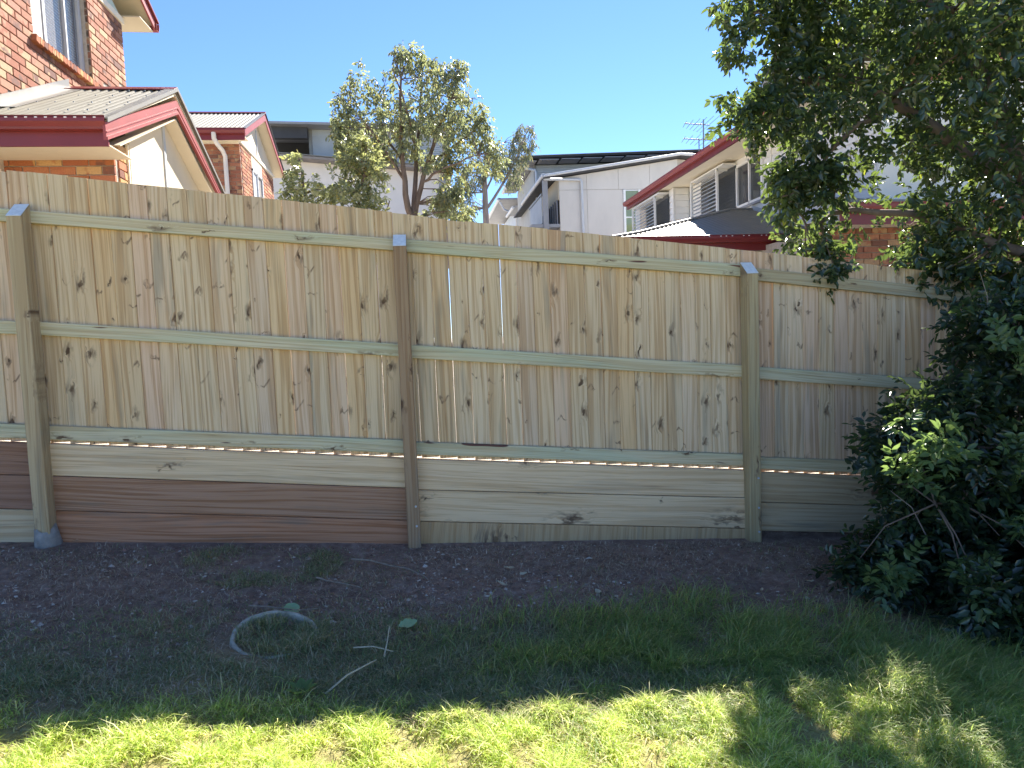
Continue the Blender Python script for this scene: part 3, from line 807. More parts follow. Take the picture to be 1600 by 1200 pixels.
# slatted screens with hood and dark window behind
for sx, wx, y0, y1, z0, z1 in ((6.34, 6.60, 13.98, 15.35, 2.30, 3.34), (5.96, 6.20, 16.80, 18.60, 1.9, 3.34)):
    scn = MB().box(sx, wx, y0 - 0.02, y0 + 0.02, z1 - 0.05, z1).box(sx - 0.02, sx + 0.03, y0 - 0.02, y0 + 0.02, z0, z1).box(sx - 0.02, sx + 0.03, y1 - 0.02, y1 + 0.02, z0, z1) \
        .box(sx - 0.02, wx, y0 - 0.35, y1, z1, z1 + 0.03).box(sx, wx, y0 - 0.02, y0 + 0.02, z0, z0 + 0.05).build("window_screen", M['white'], H)
    n = int((z1 - z0) / 0.082)
    for k in range(n):
        z = z0 + 0.03 + k * 0.082
        MB().slab((sx - 0.015, y0 + 0.02, z), (sx - 0.015, y1 - 0.02, z), (sx + 0.035, y1 - 0.02, z + 0.05), (sx + 0.035, y0 + 0.02, z + 0.05), (0.004, 0, 0.004)).build("slat", M['white'], scn)
    MB().box(wx - 0.03, wx - 0.01, y0 - 0.38, y1, z0 + 0.1, z1 - 0.03).build("dark_window", M['darkglass'], H)
# upper eave
MB().prism([(5.90, 3.40), (5.95, 3.40), (5.95, 3.56), (5.90, 3.56)], 'y', 8.6, 18.95).build("fascia", M['maroon'], H)
MB().prism([(a, b) for a, b in gutter_profile(5.79, 3.60, 0.105)], 'y', 8.6, 18.97).build("gutter", M['maroon_old'], H)
MB().box(5.95, 6.66, 8.6, 19.0, 3.425, 3.44).build("eave_lining", M['creamtrim'], H)
MB().slab((5.85, 8.5, 3.60), (5.85, 19.1, 3.60), (12, 19.1, 5.6), (12, 8.5, 5.6), (0, 0, 0.03)).build("upper_roof", M['roof'], H)
# lower hipped roof, seen over the fence
EVH = (10.42, 1.44)
tp = math.tan(R(18.5))
lr = MB()
rise = lambda y: EVH[1] + (y - EVH[0]) * tp
nst = 140
vs_ = []
x0h, x1h = 3.0, 6.60
for i in range(nst + 1):
    x = x0h + (x1h - x0h) * i / nst
    # hip runs up from the far left corner to the wall
    ytop = np.interp(x, [3.0, 3.52, 6.12, 6.60], [EVH[0] + 0.01, EVH[0] + 0.3, 12.90, 12.90])
    hh = 0.010 * (math.sin(2 * math.pi * x / 0.105) + 1)
    vs_ += [(x, EVH[0], rise(EVH[0]) + hh), (x, ytop, rise(ytop) + hh)]
lr.add(vs_, [(2 * i, 2 * i + 2, 2 * i + 3, 2 * i + 1) for i in range(nst)], True)
lr.build("lower_roof_sheet", M['roof'], H)
MB().prism([(EVH[0] + 0.01, EVH[1] - 0.02), (12.9, rise(12.9) - 0.03), (12.9, 1.2), (EVH[0] + 0.3, 1.2)], 'x', 5.9, 6.6).build("lower_roof_frame", M['creamtrim'], H)
MB().tube([(3.0, EVH[0] + 0.02, EVH[1] + 0.02), (3.52, EVH[0] + 0.3, rise(EVH[0] + 0.3) + 0.02), (6.12, 12.90, rise(12.9) + 0.02), (6.58, 12.90, rise(12.9) + 0.02)], 0.03, 8).build("hip_capping", M['cap_steel'], H)
MB().slab((6.575, 11.2, rise(11.2)), (6.575, 12.95, rise(12.95)), (6.575, 12.95, rise(12.95) + 0.09), (6.575, 11.2, rise(11.2) + 0.09), (0.006, 0, 0)).build("wall_flashing", M['zinc'], H)
MB().prism(gutter_profile(10.33, 1.445, 0.115), 'x', 3.0, 5.80).build("lower_gutter", M['maroon'], H)
o = MB()
for x in (4.55, 4.74, 4.83, 4.93, 5.12, 5.21, 5.42, 5.50):
    o.box(x - 0.011, x + 0.011, 10.327, 10.333, 1.418, 1.430)
o.build("lit_overflow_slot", M['white'], H)  # white again, standing for light coming through the gutter slots
MB().box(3.05, 5.76, 10.445, 10.47, 1.20, 1.40).build("lower_fascia", M['maroon'], H)
MB().box(3.1, 6.6, 10.6, 12.8, -1.2, 1.2).build("porch_wall", M['creamtrim'], H)

# brick house mostly hidden by the tree at the far right
K = thing("brick_house", (9, 9, -1.2), "red brick house with a white window glimpsed through the big tree on the right", "house")
MB().box(5.55, 13, 8.86, 12, -1.3, 1.28).build("low_wall", M['mortar'], K)
brick_stuff("brick_facing", K, lay(5.5, 9.5, 0.35, 1.28, full), 'front', 8.84, M['bricks'])
MB().prism(gutter_profile(8.35, 1.55, 0.12), 'x', 5.5, 10).build("gutter", M['maroon_old'], K)
MB().box(5.55, 10, 8.47, 8.49, 1.28, 1.50).build("fascia", M['maroon'], K)
MB().box(5.55, 10, 8.49, 8.85, 1.29, 1.30).build("eave_lining", M['creamtrim'], K)
MB().slab((5.5, 8.45, 1.53), (10, 8.45, 1.53), (10, 10.4, 2.0), (5.5, 10.4, 2.0), (0, 0, 0.03)).build("roof", M['roof'], K)
MB().box(7.4, 13, 10.02, 14, 0.5, 5.2).build("upper_wall", M['mortar'], K)
def keepK(a, b, z):
    if 1.75 < z < 2.9:
        r = []
        if a < 7.95: r.append((a, min(b, 7.95)))
        if b > 9.05: r.append((max(a, 9.05), b))
        return r
    return [(a, b)]
brick_stuff("brick_facing", K, lay(7.4, 11.4, 1.6, 4.4, keepK), 'front', 10.0, M['bricks'])
wk = MB().box(7.95, 9.05, 9.97, 10.02, 1.74, 1.80).build("window", M['white'], K)
f_ = MB()
for x0, x1, z0, z1 in ((7.95, 8.02, 1.8, 2.9), (8.98, 9.05, 1.8, 2.9), (8.47, 8.53, 1.8, 2.9), (7.95, 9.05, 2.84, 2.9)):
    f_.box(x0, x1, 9.97, 10.02, z0, z1)
f_.build("frame", M['white'], wk)
MB().box(8.02, 8.98, 10.0, 10.01, 1.8, 2.84).build("pane", M['glass'], wk)

# antenna on the weatherboard roof
T = thing("tv_antenna", (7.36, 17, 4.1), "thin grey television antenna with two arrays above the maroon gutter", "antenna")
MB().tube([(7.36, 17, 4.0), (7.38, 17, 5.30)], 0.018, 8).build("mast", M['steel'], T)
MB().tube([(7.25, 17, 4.0), (7.25, 17, 4.82)], 0.014, 8).build("mast", M['steel'], T)
for z, x0, x1 in ((5.20, 6.88, 7.55), (4.82, 6.84, 7.62)):
    bm_ = MB().tube([(x0, 17, z), (x1, 17, z - 0.04)], 0.014, 8).build("boom", M['steel'], T)
    for k in range(6):
        x = x0 + (x1 - x0) * k / 5
        ln = 0.25 + 0.10 * k
        MB().tube([(x - 0.05, 17 - ln, z - 0.02), (x + 0.05, 17 + ln, z - 0.02)], 0.007, 6).build("element", M['steel'], bm_)

# ------------------------------------------------------------------ the fence
FN = thing("timber_fence", (0, 4.5, -1.37), "new treated pine paling fence with square posts, rails and sleepers at its foot", "fence")
TOP = [(-3.6, 1.21), (-2.48, 1.106), (-2.375, 1.107), (-2.26, 1.095), (-2.05, 1.066), (-1.76, 1.028), (-1.388, 0.981), (-1.006, 0.933), (-0.373, 0.855), (0.2, 0.768), (0.623, 0.726), (1.5, 0.62), (1.96, 0.562), (2.57, 0.486), (2.96, 0.431), (3.66, 0.344), (6.4, -0.02)]
BOT = [(-3.4, -0.457), (-2.363, -0.555), (-0.12, -0.789), (2.24, -1.023), (2.245, -1.034), (4.7, -1.294), (6.4, -1.46)]   # top edge of the sleepers
def paling_mesh(w, h, sl_, cup):
    b = MB()
    w, t, e = w / 2, 0.0145, 0.0035
    # top cut to the slope of the fence, bottom square
    prof = [(-w, 0.0045), (-w + e, 0.0), (0.0, cup), (w - e, 0.0), (w, 0.0045), (w, t), (-w, t)]
    n = len(prof)
    lo = [(x, y, 0.0) for x, y in prof]
    hi = [(x, y, h + sl_ * x) for x, y in prof]
    b.add(lo + hi, [(i, (i + 1) % n, n + (i + 1) % n, n + i) for i in range(n)] + [tuple(range(n - 1, -1, -1)), tuple(range(n, 2 * n))])
    return b.mesh("paling", M['paling'])
x = -3.35
i = 0
while x < 5.9:
    wdt = random.choice((0.108, 0.112, 0.115, 0.118))
    open_ = (-1.05 < x < -0.30 and random.random() < 0.6) or (-0.1 < x < 0.62 and random.random() < 0.85)
    gap = random.uniform(0.0011, 0.0019) if open_ else random.uniform(0.0004, 0.0014)
    xc = x + wdt / 2
    zt_, zb_ = float(lerp_tab(TOP, xc)), float(lerp_tab(BOT, xc - wdt / 2)) - 0.0025 + random.uniform(-0.001, 0.002)
    lean = random.uniform(-0.0012, 0.0012)
    inst("paling", paling_mesh(wdt, zt_ - zb_ + random.uniform(-0.002, 0.002), -0.12, random.choice((0, 0.0012, -0.0012))), FN, (xc, 4.541 + random.uniform(-0.0015, 0.0015), zb_), (0, lean, 0))
    x += wdt + gap
    i += 1
# posts: front face at Y=4.40
def post(x0, x1, zb, zf, zk, mat, yb=4.50):
    e = 0.004
    b = MB()
    lo = [(x0 + e, 4.40), (x1 - e, 4.40), (x1, 4.404), (x1, yb), (x0, yb), (x0, 4.404)]
    ht = [zf, zf, zf + 0.003, zk, zk, zf + 0.003]
    V_ = [(a - (x0 + x1) / 2, b_ - 4.45, zb) for a, b_ in lo] + [(a - (x0 + x1) / 2, b_ - 4.45, h) for (a, b_), h in zip(lo, ht)]
    b.add(V_, [(k, (k + 1) % 6, 6 + (k + 1) % 6, 6 + k) for k in range(6)] + [(5, 4, 3, 2, 1, 0), (6, 7, 8, 9, 10, 11)])
    o = bpy.data.objects.new("post", b.mesh("post", mat))
    o.location = ((x0 + x1) / 2, 4.45, 0)
    put(o, FN)
    MB().slab((x0 + 0.001, 4.3985, zf + 0.002), (x1 - 0.001, 4.3985, zf + 0.002), (x1 - 0.001, yb, zk + 0.003), (x0 + 0.001, yb, zk + 0.003), (0, 0, 0.003)).build("end_grain", M['cap'], o)
    return o
p1 = post(-2.400, -2.315, -1.32, 0.812, 0.895, M['post_grey'])
p2 = post(-0.162, -0.078, -1.48, 0.587, 0.668, M['post_brown'])
p3 = post(2.200, 2.283, -1.62, 0.350, 0.430, M['post_olive'])
p4 = post(4.66, 4.745, -1.9, 0.10, 0.18, M['post_olive'])
for p_, xx, zs in ((p3, 2.262, (-1.06, -1.27, -1.44)), (p2, -0.10, (-1.09, -1.22))):
    for z in zs:
        MB().tube([(xx, 4.400, z), (xx, 4.393, z)], 0.007, 8).build("bolt", M['alu'], p_)
# rails, 2.2 m spans between posts
def rail(xa, xb, za, zb, h, mat, y0=4.50):
    ang = math.atan2(zb - za, xb - xa)
    ln = math.hypot(xb - xa, zb - za)
    b = MB()
    e = 0.003
    prof = [(0, e), (e, 0), (0.038, 0), (0.038, h), (e, h), (0, h - e)]
    b.prism([(a - 0.0, z - h / 2) for a, z in prof], 'x', -ln / 2, ln / 2)
    return inst("rail", b.mesh("rail", mat), FN, ((xa + xb) / 2, y0, (za + zb) / 2), (0, -ang, 0))
for xa, xb, a, b, h in ((-3.4, -2.362, 0.925, 0.830, 0.076), (-2.356, -0.125, 0.829, 0.6095, 0.075), (-0.118, 2.235, 0.6075, 0.380, 0.081), (2.245, 4.70, 0.362, 0.052, 0.084)):
    rail(xa, xb, a, b, h, M['rail_olive'] if xa > 2 else M['rail'])
for xa, xb, a, b, h in ((-3.4, -2.362, 0.235, 0.156, 0.080), (-2.356, -0.125, 0.156, -0.075, 0.081), (-0.118, 2.235, -0.080, -0.322, 0.086), (2.245, 4.70, -0.328, -0.60, 0.087)):
    rail(xa, xb, a, b, h, M['rail'])
for xa, xb, a, b, h in ((-3.4, -2.362, -0.385, -0.485, 0.086), (-2.356, -0.125, -0.487, -0.714, 0.086), (-0.118, 2.235, -0.721, -0.952, 0.082), (2.245, 4.70, -0.970, -1.21, 0.083)):
    rail(xa, xb, a, b, h, M['rail'])
# sleepers
def sleeper(xa, xb, ta, tb, ba, bb, mat, y=4.486, g=0.002):
    ang = math.atan2(tb - ta, xb - xa)
    cx, cz = (xa + xb) / 2, (ta + tb + ba + bb) / 4
    ca, sa = math.cos(-ang), math.sin(-ang)
    def loc(px, pz):
        dx, dz = px - cx, pz - cz
        return (dx * ca - dz * sa, dx * sa + dz * ca)
    q = [loc(xa, ba + g), loc(xb, bb + g), loc(xb, tb - g), loc(xa, ta - g)]
    e = 0.004
    b = MB()
    qi = [(q[0][0], q[0][1] + e), (q[1][0], q[1][1] + e), (q[2][0], q[2][1] - e), (q[3][0], q[3][1] - e)]
    V_ = [(a, 0.0, c_) for a, c_ in qi] + [(a, e, c_) for a, c_ in q] + [(a, 0.05, c_) for a, c_ in q]
    b.add(V_, [(0, 1, 2, 3), (0, 4, 5, 1), (1, 5, 6, 2), (2, 6, 7, 3), (3, 7, 4, 0), (4, 8, 9, 5), (5, 9, 10, 6), (6, 10, 11, 7), (7, 11, 8, 4), (11, 10, 9, 8)])
    return inst("sleeper", b.mesh("sleeper", mat), FN, (cx, y + random.uniform(-0.003, 0.004), cz), (0, -ang, 0))
X0, X1, X2, X3 = -3.4, -2.36, -0.12, 2.24
for args in (
    (X0, X1 - .003, -0.455, -0.553, -0.655, -0.755, M['dark']), (X0, X1 - .003, -0.655, -0.755, -0.87, -0.972, M['dark']), (X0, X1 - .003, -0.87, -0.972, -1.12, -1.215, M['greyw']),
    (X1, X2 - .003, -0.553, -0.787, -0.755, -0.988, M['pale']), (X1, X2 - .003, -0.755, -0.988, -0.973, -1.205, M['red']), (X1, X2 - .003, -0.973, -1.205, -1.185, -1.42, M['red']),
    (X2, X3 - .003, -0.790, -1.021, -0.998, -1.219, M['pale']), (X2, X3 - .003, -0.998, -1.219, -1.210, -1.441, M['pale']), (X2, X3 - .003, -1.210, -1.441, -1.420, -1.640, M['rough']),
    (X3, 4.70, -1.030, -1.292, -1.247, -1.50, M['greyw']), (X3, 4.70, -1.247, -1.50, -1.457, -1.70, M['greyw'])):
    sl_ = sleeper(*args)
# cement collar round the left post
cm = MB()
ring_ = []
for k, (z, r_) in enumerate(((-1.30, 0.072), (-1.19, 0.068), (-1.14, 0.064), (-1.10, 0.059), (-1.07, 0.050))):
    ring_.append([( -2.357 + r_ * (1 + 0.12 * math.sin(3 * t + k)) * math.cos(t), 4.452 + (r_ + 0.014) * (1 + 0.08 * math.sin(2 * t + k * 1.7)) * math.sin(t), z + 0.02 * math.sin(2 * t + 1)) for t in np.linspace(0, 2 * math.pi, 17)[:-1]])
vs_ = [p for r_ in ring_ for p in r_]
cm.add(vs_, [(i * 16 + k, i * 16 + (k + 1) % 16, (i + 1) * 16 + (k + 1) % 16, (i + 1) * 16 + k) for i in range(4) for k in range(16)], True)
cm.build("cement_collar", M['cement'], p1)

# ------------------------------------------------------------------ foliage builders
def norm(a):
    return a / np.maximum(np.linalg.norm(a, axis=-1, keepdims=True), 1e-9)

def leaves_mesh(name, base, dirn, nrm, length, width, mat, fold=0.25, droop=0.15):
    """base,dirn,nrm (n,3); six-vertex folded leaf"""
    n = len(base)
    d = norm(dirn); w = norm(np.cross(nrm, d)); nn = np.cross(d, w)
    L, W = np.asarray(length).reshape(-1, 1) * np.ones((n, 1)), np.asarray(width).reshape(-1, 1) * np.ones((n, 1))
    f = fold * W * 0.5
    mid, q = base + d * L * 0.38, base + d * L * 0.72 - nn * L * droop * 0.3
    tip = base + d * L - nn * L * droop
    P = np.stack([base, mid + w * W * .5 + nn * f, q + w * W * .38 + nn * f, tip, q - w * W * .38 + nn * f, mid - w * W * .5 + nn * f], 1)
    i0 = (np.arange(n) * 6)[:, None]
    F = np.concatenate([i0 + np.array([[0, 1, 2, 3]]), i0 + np.array([[0, 3, 4, 5]])])
    return mesh_np(name, P.reshape(-1, 3), F, mat)

def sprays(pos, dirs, k, rach, leaf_l, leaf_w, rg, upn=0.75):
    """pinnate sprays: returns base, dir, normal arrays of leaves"""
    n = len(pos)
    d = norm(dirs)
    nn = np.zeros((n, 3)); nn[:, 2] = upn
    nn = nn + rg.normal(0, 0.45, (n, 3))
    nn = norm(nn - d * (nn * d).sum(1, keepdims=True))
    sd = np.cross(nn, d)
    B, Dr, Nn, Ls = [], [], [], []
    L = rach * rg.uniform(0.7, 1.25, n)[:, None]
    for j in range(k):
        t = (j // 2 + 0.6) / (k / 2 + 0.4)
        side = (1 if j % 2 else -1) if j < k - 1 else 0.0
        a = R(58) * side
        B.append(pos + d * L * t - np.array([0, 0, 1]) * L * 0.18 * t * t)
        Dr.append(norm(d * math.cos(a) + sd * math.sin(a) + rg.normal(0, 0.22, (n, 3)) - np.array([0, 0, 0.15])))
        Nn.append(norm(nn + rg.normal(0, 0.35, (n, 3))))
        Ls.append(leaf_l * rg.uniform(0.75, 1.25, n) * (0.8 + 0.4 * math.sin(math.pi * t)))
    return np.concatenate(B), np.concatenate(Dr), np.concatenate(Nn), np.concatenate(Ls)

def in_poly(px, pz, poly):
    inside = np.zeros(len(px), bool)
    dist = np.full(len(px), 1e9)
    n = len(poly)
    for i in range(n):
        (x0, z0), (x1, z1) = poly[i], poly[(i + 1) % n]
        c_ = (z0 > pz) != (z1 > pz)
        with np.errstate(divide='ignore', invalid='ignore'):
            xi = (x1 - x0) * (pz - z0) / (z1 - z0 + 1e-12) + x0
        inside ^= c_ & (px < xi)
        ex, ez = x1 - x0, z1 - z0
        t = np.clip(((px - x0) * ex + (pz - z0) * ez) / (ex * ex + ez * ez + 1e-12), 0, 1)
        dist = np.minimum(dist, np.hypot(px - x0 - t * ex, pz - z0 - t * ez))
    return inside, dist

def fill_crown(poly, yc, n, depth, rg, gaps=(), clump=2.2, thr=0.30, seed=5, minhalf=0.12, inset=0.0):
    P = np.array(poly)
    out = []
    got = 0
    while got < n:
        x = rg.uniform(P[:, 0].min(), P[:, 0].max(), n * 2)
        z = rg.uniform(P[:, 1].min(), P[:, 1].max(), n * 2)
        ins, ds = in_poly(x, z, poly)
        half = np.minimum(depth, minhalf + ds * 0.95)
        y = yc + rg.uniform(-1, 1, len(x)) * half
        d3 = vnoise(x + y * 0.7, z - y * 0.4, clump, seed) * 0.6 + vnoise(x - y * 0.6, z + y * 0.8, clump * 2.3, seed + 1) * 0.4
        ok = ins & (d3 > thr) & (ds > inset * rg.random(len(x)) ** 0.5)
        for gx, gz_, gr in gaps:
            rr = np.hypot(x - gx, z - gz_) / gr
            ok &= ~((rr < 1) & (rg.random(len(x)) < 0.96 * (1 - rr ** 4)))
        q = np.stack([x[ok], y[ok], z[ok]], 1)
        out.append(q); got += len(q)
    return np.concatenate(out)[:n]

def limb(mb, pts, r0, r1, n=8, wob=0.03):
    k = 10
    P = np.array(pts, float)
    t = np.linspace(0, len(P) - 1, k)
    Q = np.stack([np.interp(t, np.arange(len(P)), P[:, i]) for i in range(3)], 1)
    Q[1:-1] += rng.normal(0, wob, (k - 2, 3)) * 0.5
    mb.tube([tuple(q) for q in Q], [r0 + (r1 - r0) * i / (k - 1) for i in range(k)], n)
    return Q

def twigs(mb, crown, targets, r0, r1, n=5):
    crown = np.asarray(crown)
    for tgt in targets:
        d = np.linalg.norm(crown - tgt, axis=1) + np.maximum(0, crown[:, 2] - tgt[2]) * 0.8
        a = crown[int(np.argmin(d))]
        mid = (a + tgt) / 2 + rng.normal(0, 0.06, 3) * np.linalg.norm(tgt - a) + np.array([0, 0, 0.08]) * np.linalg.norm(tgt - a)
        mb.tube([tuple(a), tuple(mid), tuple(tgt)], [r0, (r0 + r1) / 2, r1], n)

# ------------------------------------------------------------------ grey-green tree over the middle of the fence
lm_mid = leaf_mat("mid_tree_leaf", [(0.12, 0.14, 0.09), (0.16, 0.18, 0.11), (0.09, 0.11, 0.08), (0.21, 0.22, 0.15), (0.14, 0.15, 0.10)], (0.38, 0.42, 0.20), 0.42, 0.34, 0.5, (0.26, 0.20, 0.06), 0.07)
T1 = thing("leafy_tree", (-0.1, 13, -0.8), "multi-stemmed grey-green tree with open crown standing behind the middle of the fence", "tree")
tk = MB()
Y1 = 13.0
pts = []
pts.append(limb(tk, [(-0.06, Y1, -0.8), (-0.06, Y1, 1.2), (-0.09, Y1, 2.25)], 0.10, 0.085, 10))
pts.append(limb(tk, [(-0.09, Y1, 2.2), (-0.19, Y1 - .05, 2.73), (-0.23, Y1 - .1, 3.31), (-0.22, Y1 - .2, 3.89), (-0.17, Y1 - .2, 4.7)], 0.065, 0.018))
pts.append(limb(tk, [(-0.08, Y1, 2.2), (-0.01, Y1 + .1, 2.96), (0.03, Y1 + .2, 3.43), (0.12, Y1 + .3, 4.0), (0.21, Y1 + .3, 4.8)], 0.055, 0.016))
pts.append(limb(tk, [(-0.06, Y1, 2.2), (0.08, Y1, 2.84), (0.29, Y1 - .05, 3.43), (0.54, Y1 - .1, 4.01), (0.87, Y1 - .1, 4.7)], 0.055, 0.014))
pts.append(limb(tk, [(-0.20, Y1, 2.95), (-0.45, Y1 - .1, 3.35), (-0.8, Y1 - .2, 3.85), (-1.1, Y1 - .2, 4.2)], 0.032, 0.010))
pts.append(limb(tk, [(-0.23, Y1, 3.3), (-0.5, Y1 + .3, 3.8), (-0.7, Y1 + .4, 4.5)], 0.028, 0.010))
pts.append(limb(tk, [(0.2, Y1, 3.2), (0.7, Y1 + .2, 3.55), (1.2, Y1 + .2, 3.95)], 0.032, 0.010))
pts.append(limb(tk, [(0.05, Y1, 3.5), (-0.1, Y1 - .5, 4.1), (-0.3, Y1 - .7, 4.7)], 0.026, 0.010))
pts.append(limb(tk, [(0.10, Y1, 2.9), (0.6, Y1 - .3, 3.1), (1.15, Y1 - .4, 3.3)], 0.028, 0.009))
poly1 = [(-1.43, 4.18), (-1.35, 4.58), (-0.93, 4.98), (-0.57, 5.26), (0.02, 5.41), (0.3, 5.22), (0.71, 5.22), (1.12, 5.0), (1.22, 4.65), (1.44, 4.13), (1.69, 3.54), (1.58, 3.06), (1.15, 3.01), (0.92, 2.75), (0.61, 3.07), (0.26, 3.13), (-0.09, 3.31), (-0.55, 3.30), (-1.03, 3.2), (-1.37, 3.32), (-1.52, 3.72)]
c1 = fill_crown(poly1, Y1, 2050, 1.0, rng, clump=2.8, thr=0.50, seed=21, gaps=[(-0.35, 3.7, .18), (0.45, 3.5, .16), (0.0, 4.3, .12), (0.75, 4.35, .14), (-0.8, 4.2, .12), (0.30, 4.9, .1), (-0.9, 3.75, .14), (0.95, 3.3, .14)])
c1b = fill_crown([(-0.02, 2.30), (0.25, 2.55), (0.49, 2.95), (0.8, 2.75), (1.0, 2.45), (1.05, 2.2), (0.4, 2.1)], Y1, 260, 0.3, rng, clump=3.5, thr=0.45, seed=25)
c1 = np.concatenate([c1, c1b])
twigs(tk, np.concatenate(pts[1:]), c1[::14], 0.012, 0.004)
tk.build("trunk", M['bark'], T1)
dv = rng.normal(0, 0.6, c1.shape); dv[:, 2] -= 0.5
b_, d_, n_, l_ = sprays(c1, dv, 6, 0.16, 0.072, 0.03, rng, 0.5)
o = bpy.data.objects.new("crown", leaves_mesh("crown", b_, d_ - np.array([0, 0, 0.5]), n_, l_, l_ * 0.42, lm_mid)); put(o, T1); o["kind"] = "stuff"

# yellow-tipped slender gum behind, to the right
lm_gum = leaf_mat("gum_leaf", [(0.14, 0.16, 0.11), (0.19, 0.20, 0.13), (0.11, 0.13, 0.095), (0.23, 0.20, 0.14)], (0.28, 0.30, 0.16), 0.3, 0.4, 0.45)
T2 = thing("gum_tree", (2.2, 22, -0.6), "slender sparse gum tree with brownish drooping leaves beside the grey townhouses", "tree")
tk = MB()
pts = [limb(tk, [(2.15, 22, -0.6), (2.19, 22, 3.68), (2.22, 22, 4.79), (2.23, 22, 5.59), (2.41, 22, 6.3)], 0.13, 0.03, 8),
       limb(tk, [(2.26, 22, 4.1), (2.87, 22, 4.98), (3.32, 21.8, 5.78), (3.65, 21.7, 6.5)], 0.05, 0.012),
       limb(tk, [(2.2, 22, 4.9), (1.9, 22.1, 5.2), (1.5, 22.2, 5.35)], 0.04, 0.012),
       limb(tk, [(2.2, 22, 4.6), (2.7, 22.3, 5.6), (2.9, 22.3, 6.2)], 0.035, 0.010)]
poly2 = [(1.12, 4.8), (1.5, 5.45), (1.86, 5.6), (2.3, 6.2), (2.65, 5.9), (2.91, 6.0), (3.2, 6.45), (3.45, 6.8), (3.93, 6.75), (3.85, 6.08), (3.4, 5.38), (3.3, 4.75), (2.8, 4.9), (2.46, 5.35), (1.93, 4.75), (1.4, 4.5)]
c2 = fill_crown(poly2, 22.0, 620, 0.9, rng, clump=2.2, thr=0.34, seed=31)
c2b = fill_crown([(0.9, 3.9), (1.12, 4.7), (1.8, 4.9), (2.0, 4.3), (1.7, 3.7)], 22.0, 170, 0.6, rng, clump=1.9, thr=0.4, seed=33)
c2 = np.concatenate([c2, c2b])
twigs(tk, np.concatenate(pts), c2[::9], 0.014, 0.005)
tk.build("trunk", M['palebark'], T2)
dv = rng.normal(0, 0.4, c2.shape); dv[:, 2] -= 0.9
b_, d_, n_, l_ = sprays(c2, dv, 5, 0.24, 0.13, 0.03, rng, 0.2)
o = bpy.data.objects.new("crown", leaves_mesh("crown", b_, d_ - np.array([0, 0, 0.9]), n_, l_, l_ * 0.22, lm_gum)); put(o, T2); o["kind"] = "stuff"

# pale shrub over the fence, left of the tree
lm_shrub = leaf_mat("shrub_leaf", [(0.18, 0.20, 0.11), (0.24, 0.26, 0.15), (0.12, 0.14, 0.08), (0.30, 0.31, 0.20)], (0.48, 0.50, 0.18), 0.38, 0.3, 0.55, (0.30, 0.26, 0.08), 0.05)
SH = thing("tall_shrub", (-1.1, 10.5, -0.7), "pale green leafy shrub topping the fence between brick house and multi-stemmed tree", "shrub")
tk = MB()
pts = [limb(tk, [(-1.2, 10.5, -0.7), (-1.25, 10.5, 1.0), (-1.6, 10.5, 2.0), (-1.68, 10.5, 2.7)], 0.035, 0.01),
       limb(tk, [(-1.1, 10.5, -0.7), (-1.0, 10.5, 1.2), (-0.8, 10.4, 2.2), (-0.7, 10.4, 2.8)], 0.035, 0.01),
       limb(tk, [(-1.1, 10.5, 0.5), (-0.7, 10.6, 1.6), (-0.4, 10.6, 2.1)], 0.025, 0.008)]
poly3 = [(-2.03, 1.75), (-1.96, 2.23), (-1.82, 2.70), (-1.64, 2.89), (-1.52, 2.60), (-1.2, 2.58), (-0.95, 2.95), (-0.67, 3.05), (-0.50, 2.68), (-0.42, 2.3), (-0.34, 2.02), (-0.49, 1.88), (-0.31, 1.6), (-0.4, 1.2), (-1.9, 1.2)]
c3 = fill_crown(poly3, 10.5, 1350, 0.55, rng, clump=3.6, thr=0.42, seed=41, gaps=[(-1.35, 2.05, .12), (-0.62, 2.3, .1)])
twigs(tk, np.concatenate(pts), c3[::16], 0.008, 0.003)
tk.build("stem", M['bark'], SH)
dv = rng.normal(0, 0.6, c3.shape)
b_, d_, n_, l_ = sprays(c3, dv, 6, 0.12, 0.062, 0.03, rng, 0.6)
o = bpy.data.objects.new("crown", leaves_mesh("crown", b_, d_, n_, l_, l_ * 0.5, lm_shrub)); put(o, SH); o["kind"] = "stuff"

# ------------------------------------------------------------------ large dark tree and bush on the right, in front of the fence
lm_dark = leaf_mat("dark_glossy_leaf", [(0.034, 0.060, 0.032), (0.048, 0.080, 0.038), (0.026, 0.046, 0.028), (0.065, 0.098, 0.044), (0.040, 0.058, 0.040)], (0.30, 0.40, 0.06), 0.34, 0.22, 0.6, (0.26, 0.28, 0.05), 0.015)
T3 = thing("large_tree", (4.3, 4.0, -1.7), "large dark glossy-leaved tree overhanging the right end of the fence", "tree")
tk = MB()
pts = [limb(tk, [(4.35, 3.95, -1.75), (4.3, 3.95, -0.4), (4.25, 4.1, 0.6)], 0.12, 0.09, 12),
       limb(tk, [(4.25, 4.1, 0.55), (3.8, 4.4, 1.2), (3.2, 4.6, 1.7), (2.6, 4.7, 1.75)], 0.06, 0.012),
       limb(tk, [(4.25, 4.1, 0.55), (4.1, 4.5, 1.6), (3.7, 4.7, 2.5), (3.3, 4.8, 3.3)], 0.07, 0.014),
       limb(tk, [(4.25, 4.1, 0.55), (4.7, 4.5, 1.5), (5.0, 4.8, 2.6)], 0.07, 0.014),
       limb(tk, [(4.2, 4.2, 0.4), (3.7, 4.5, 0.7), (3.1, 4.6, 0.8), (2.75, 4.6, 0.7)], 0.04, 0.008),
       limb(tk, [(3.4, 4.5, 1.6), (2.9, 4.5, 1.2), (2.6, 4.5, 0.9)], 0.022, 0.006),
       limb(tk, [(3.9, 4.6, 2.2), (3.1, 4.7, 2.4), (2.4, 4.7, 2.2)], 0.03, 0.007)]
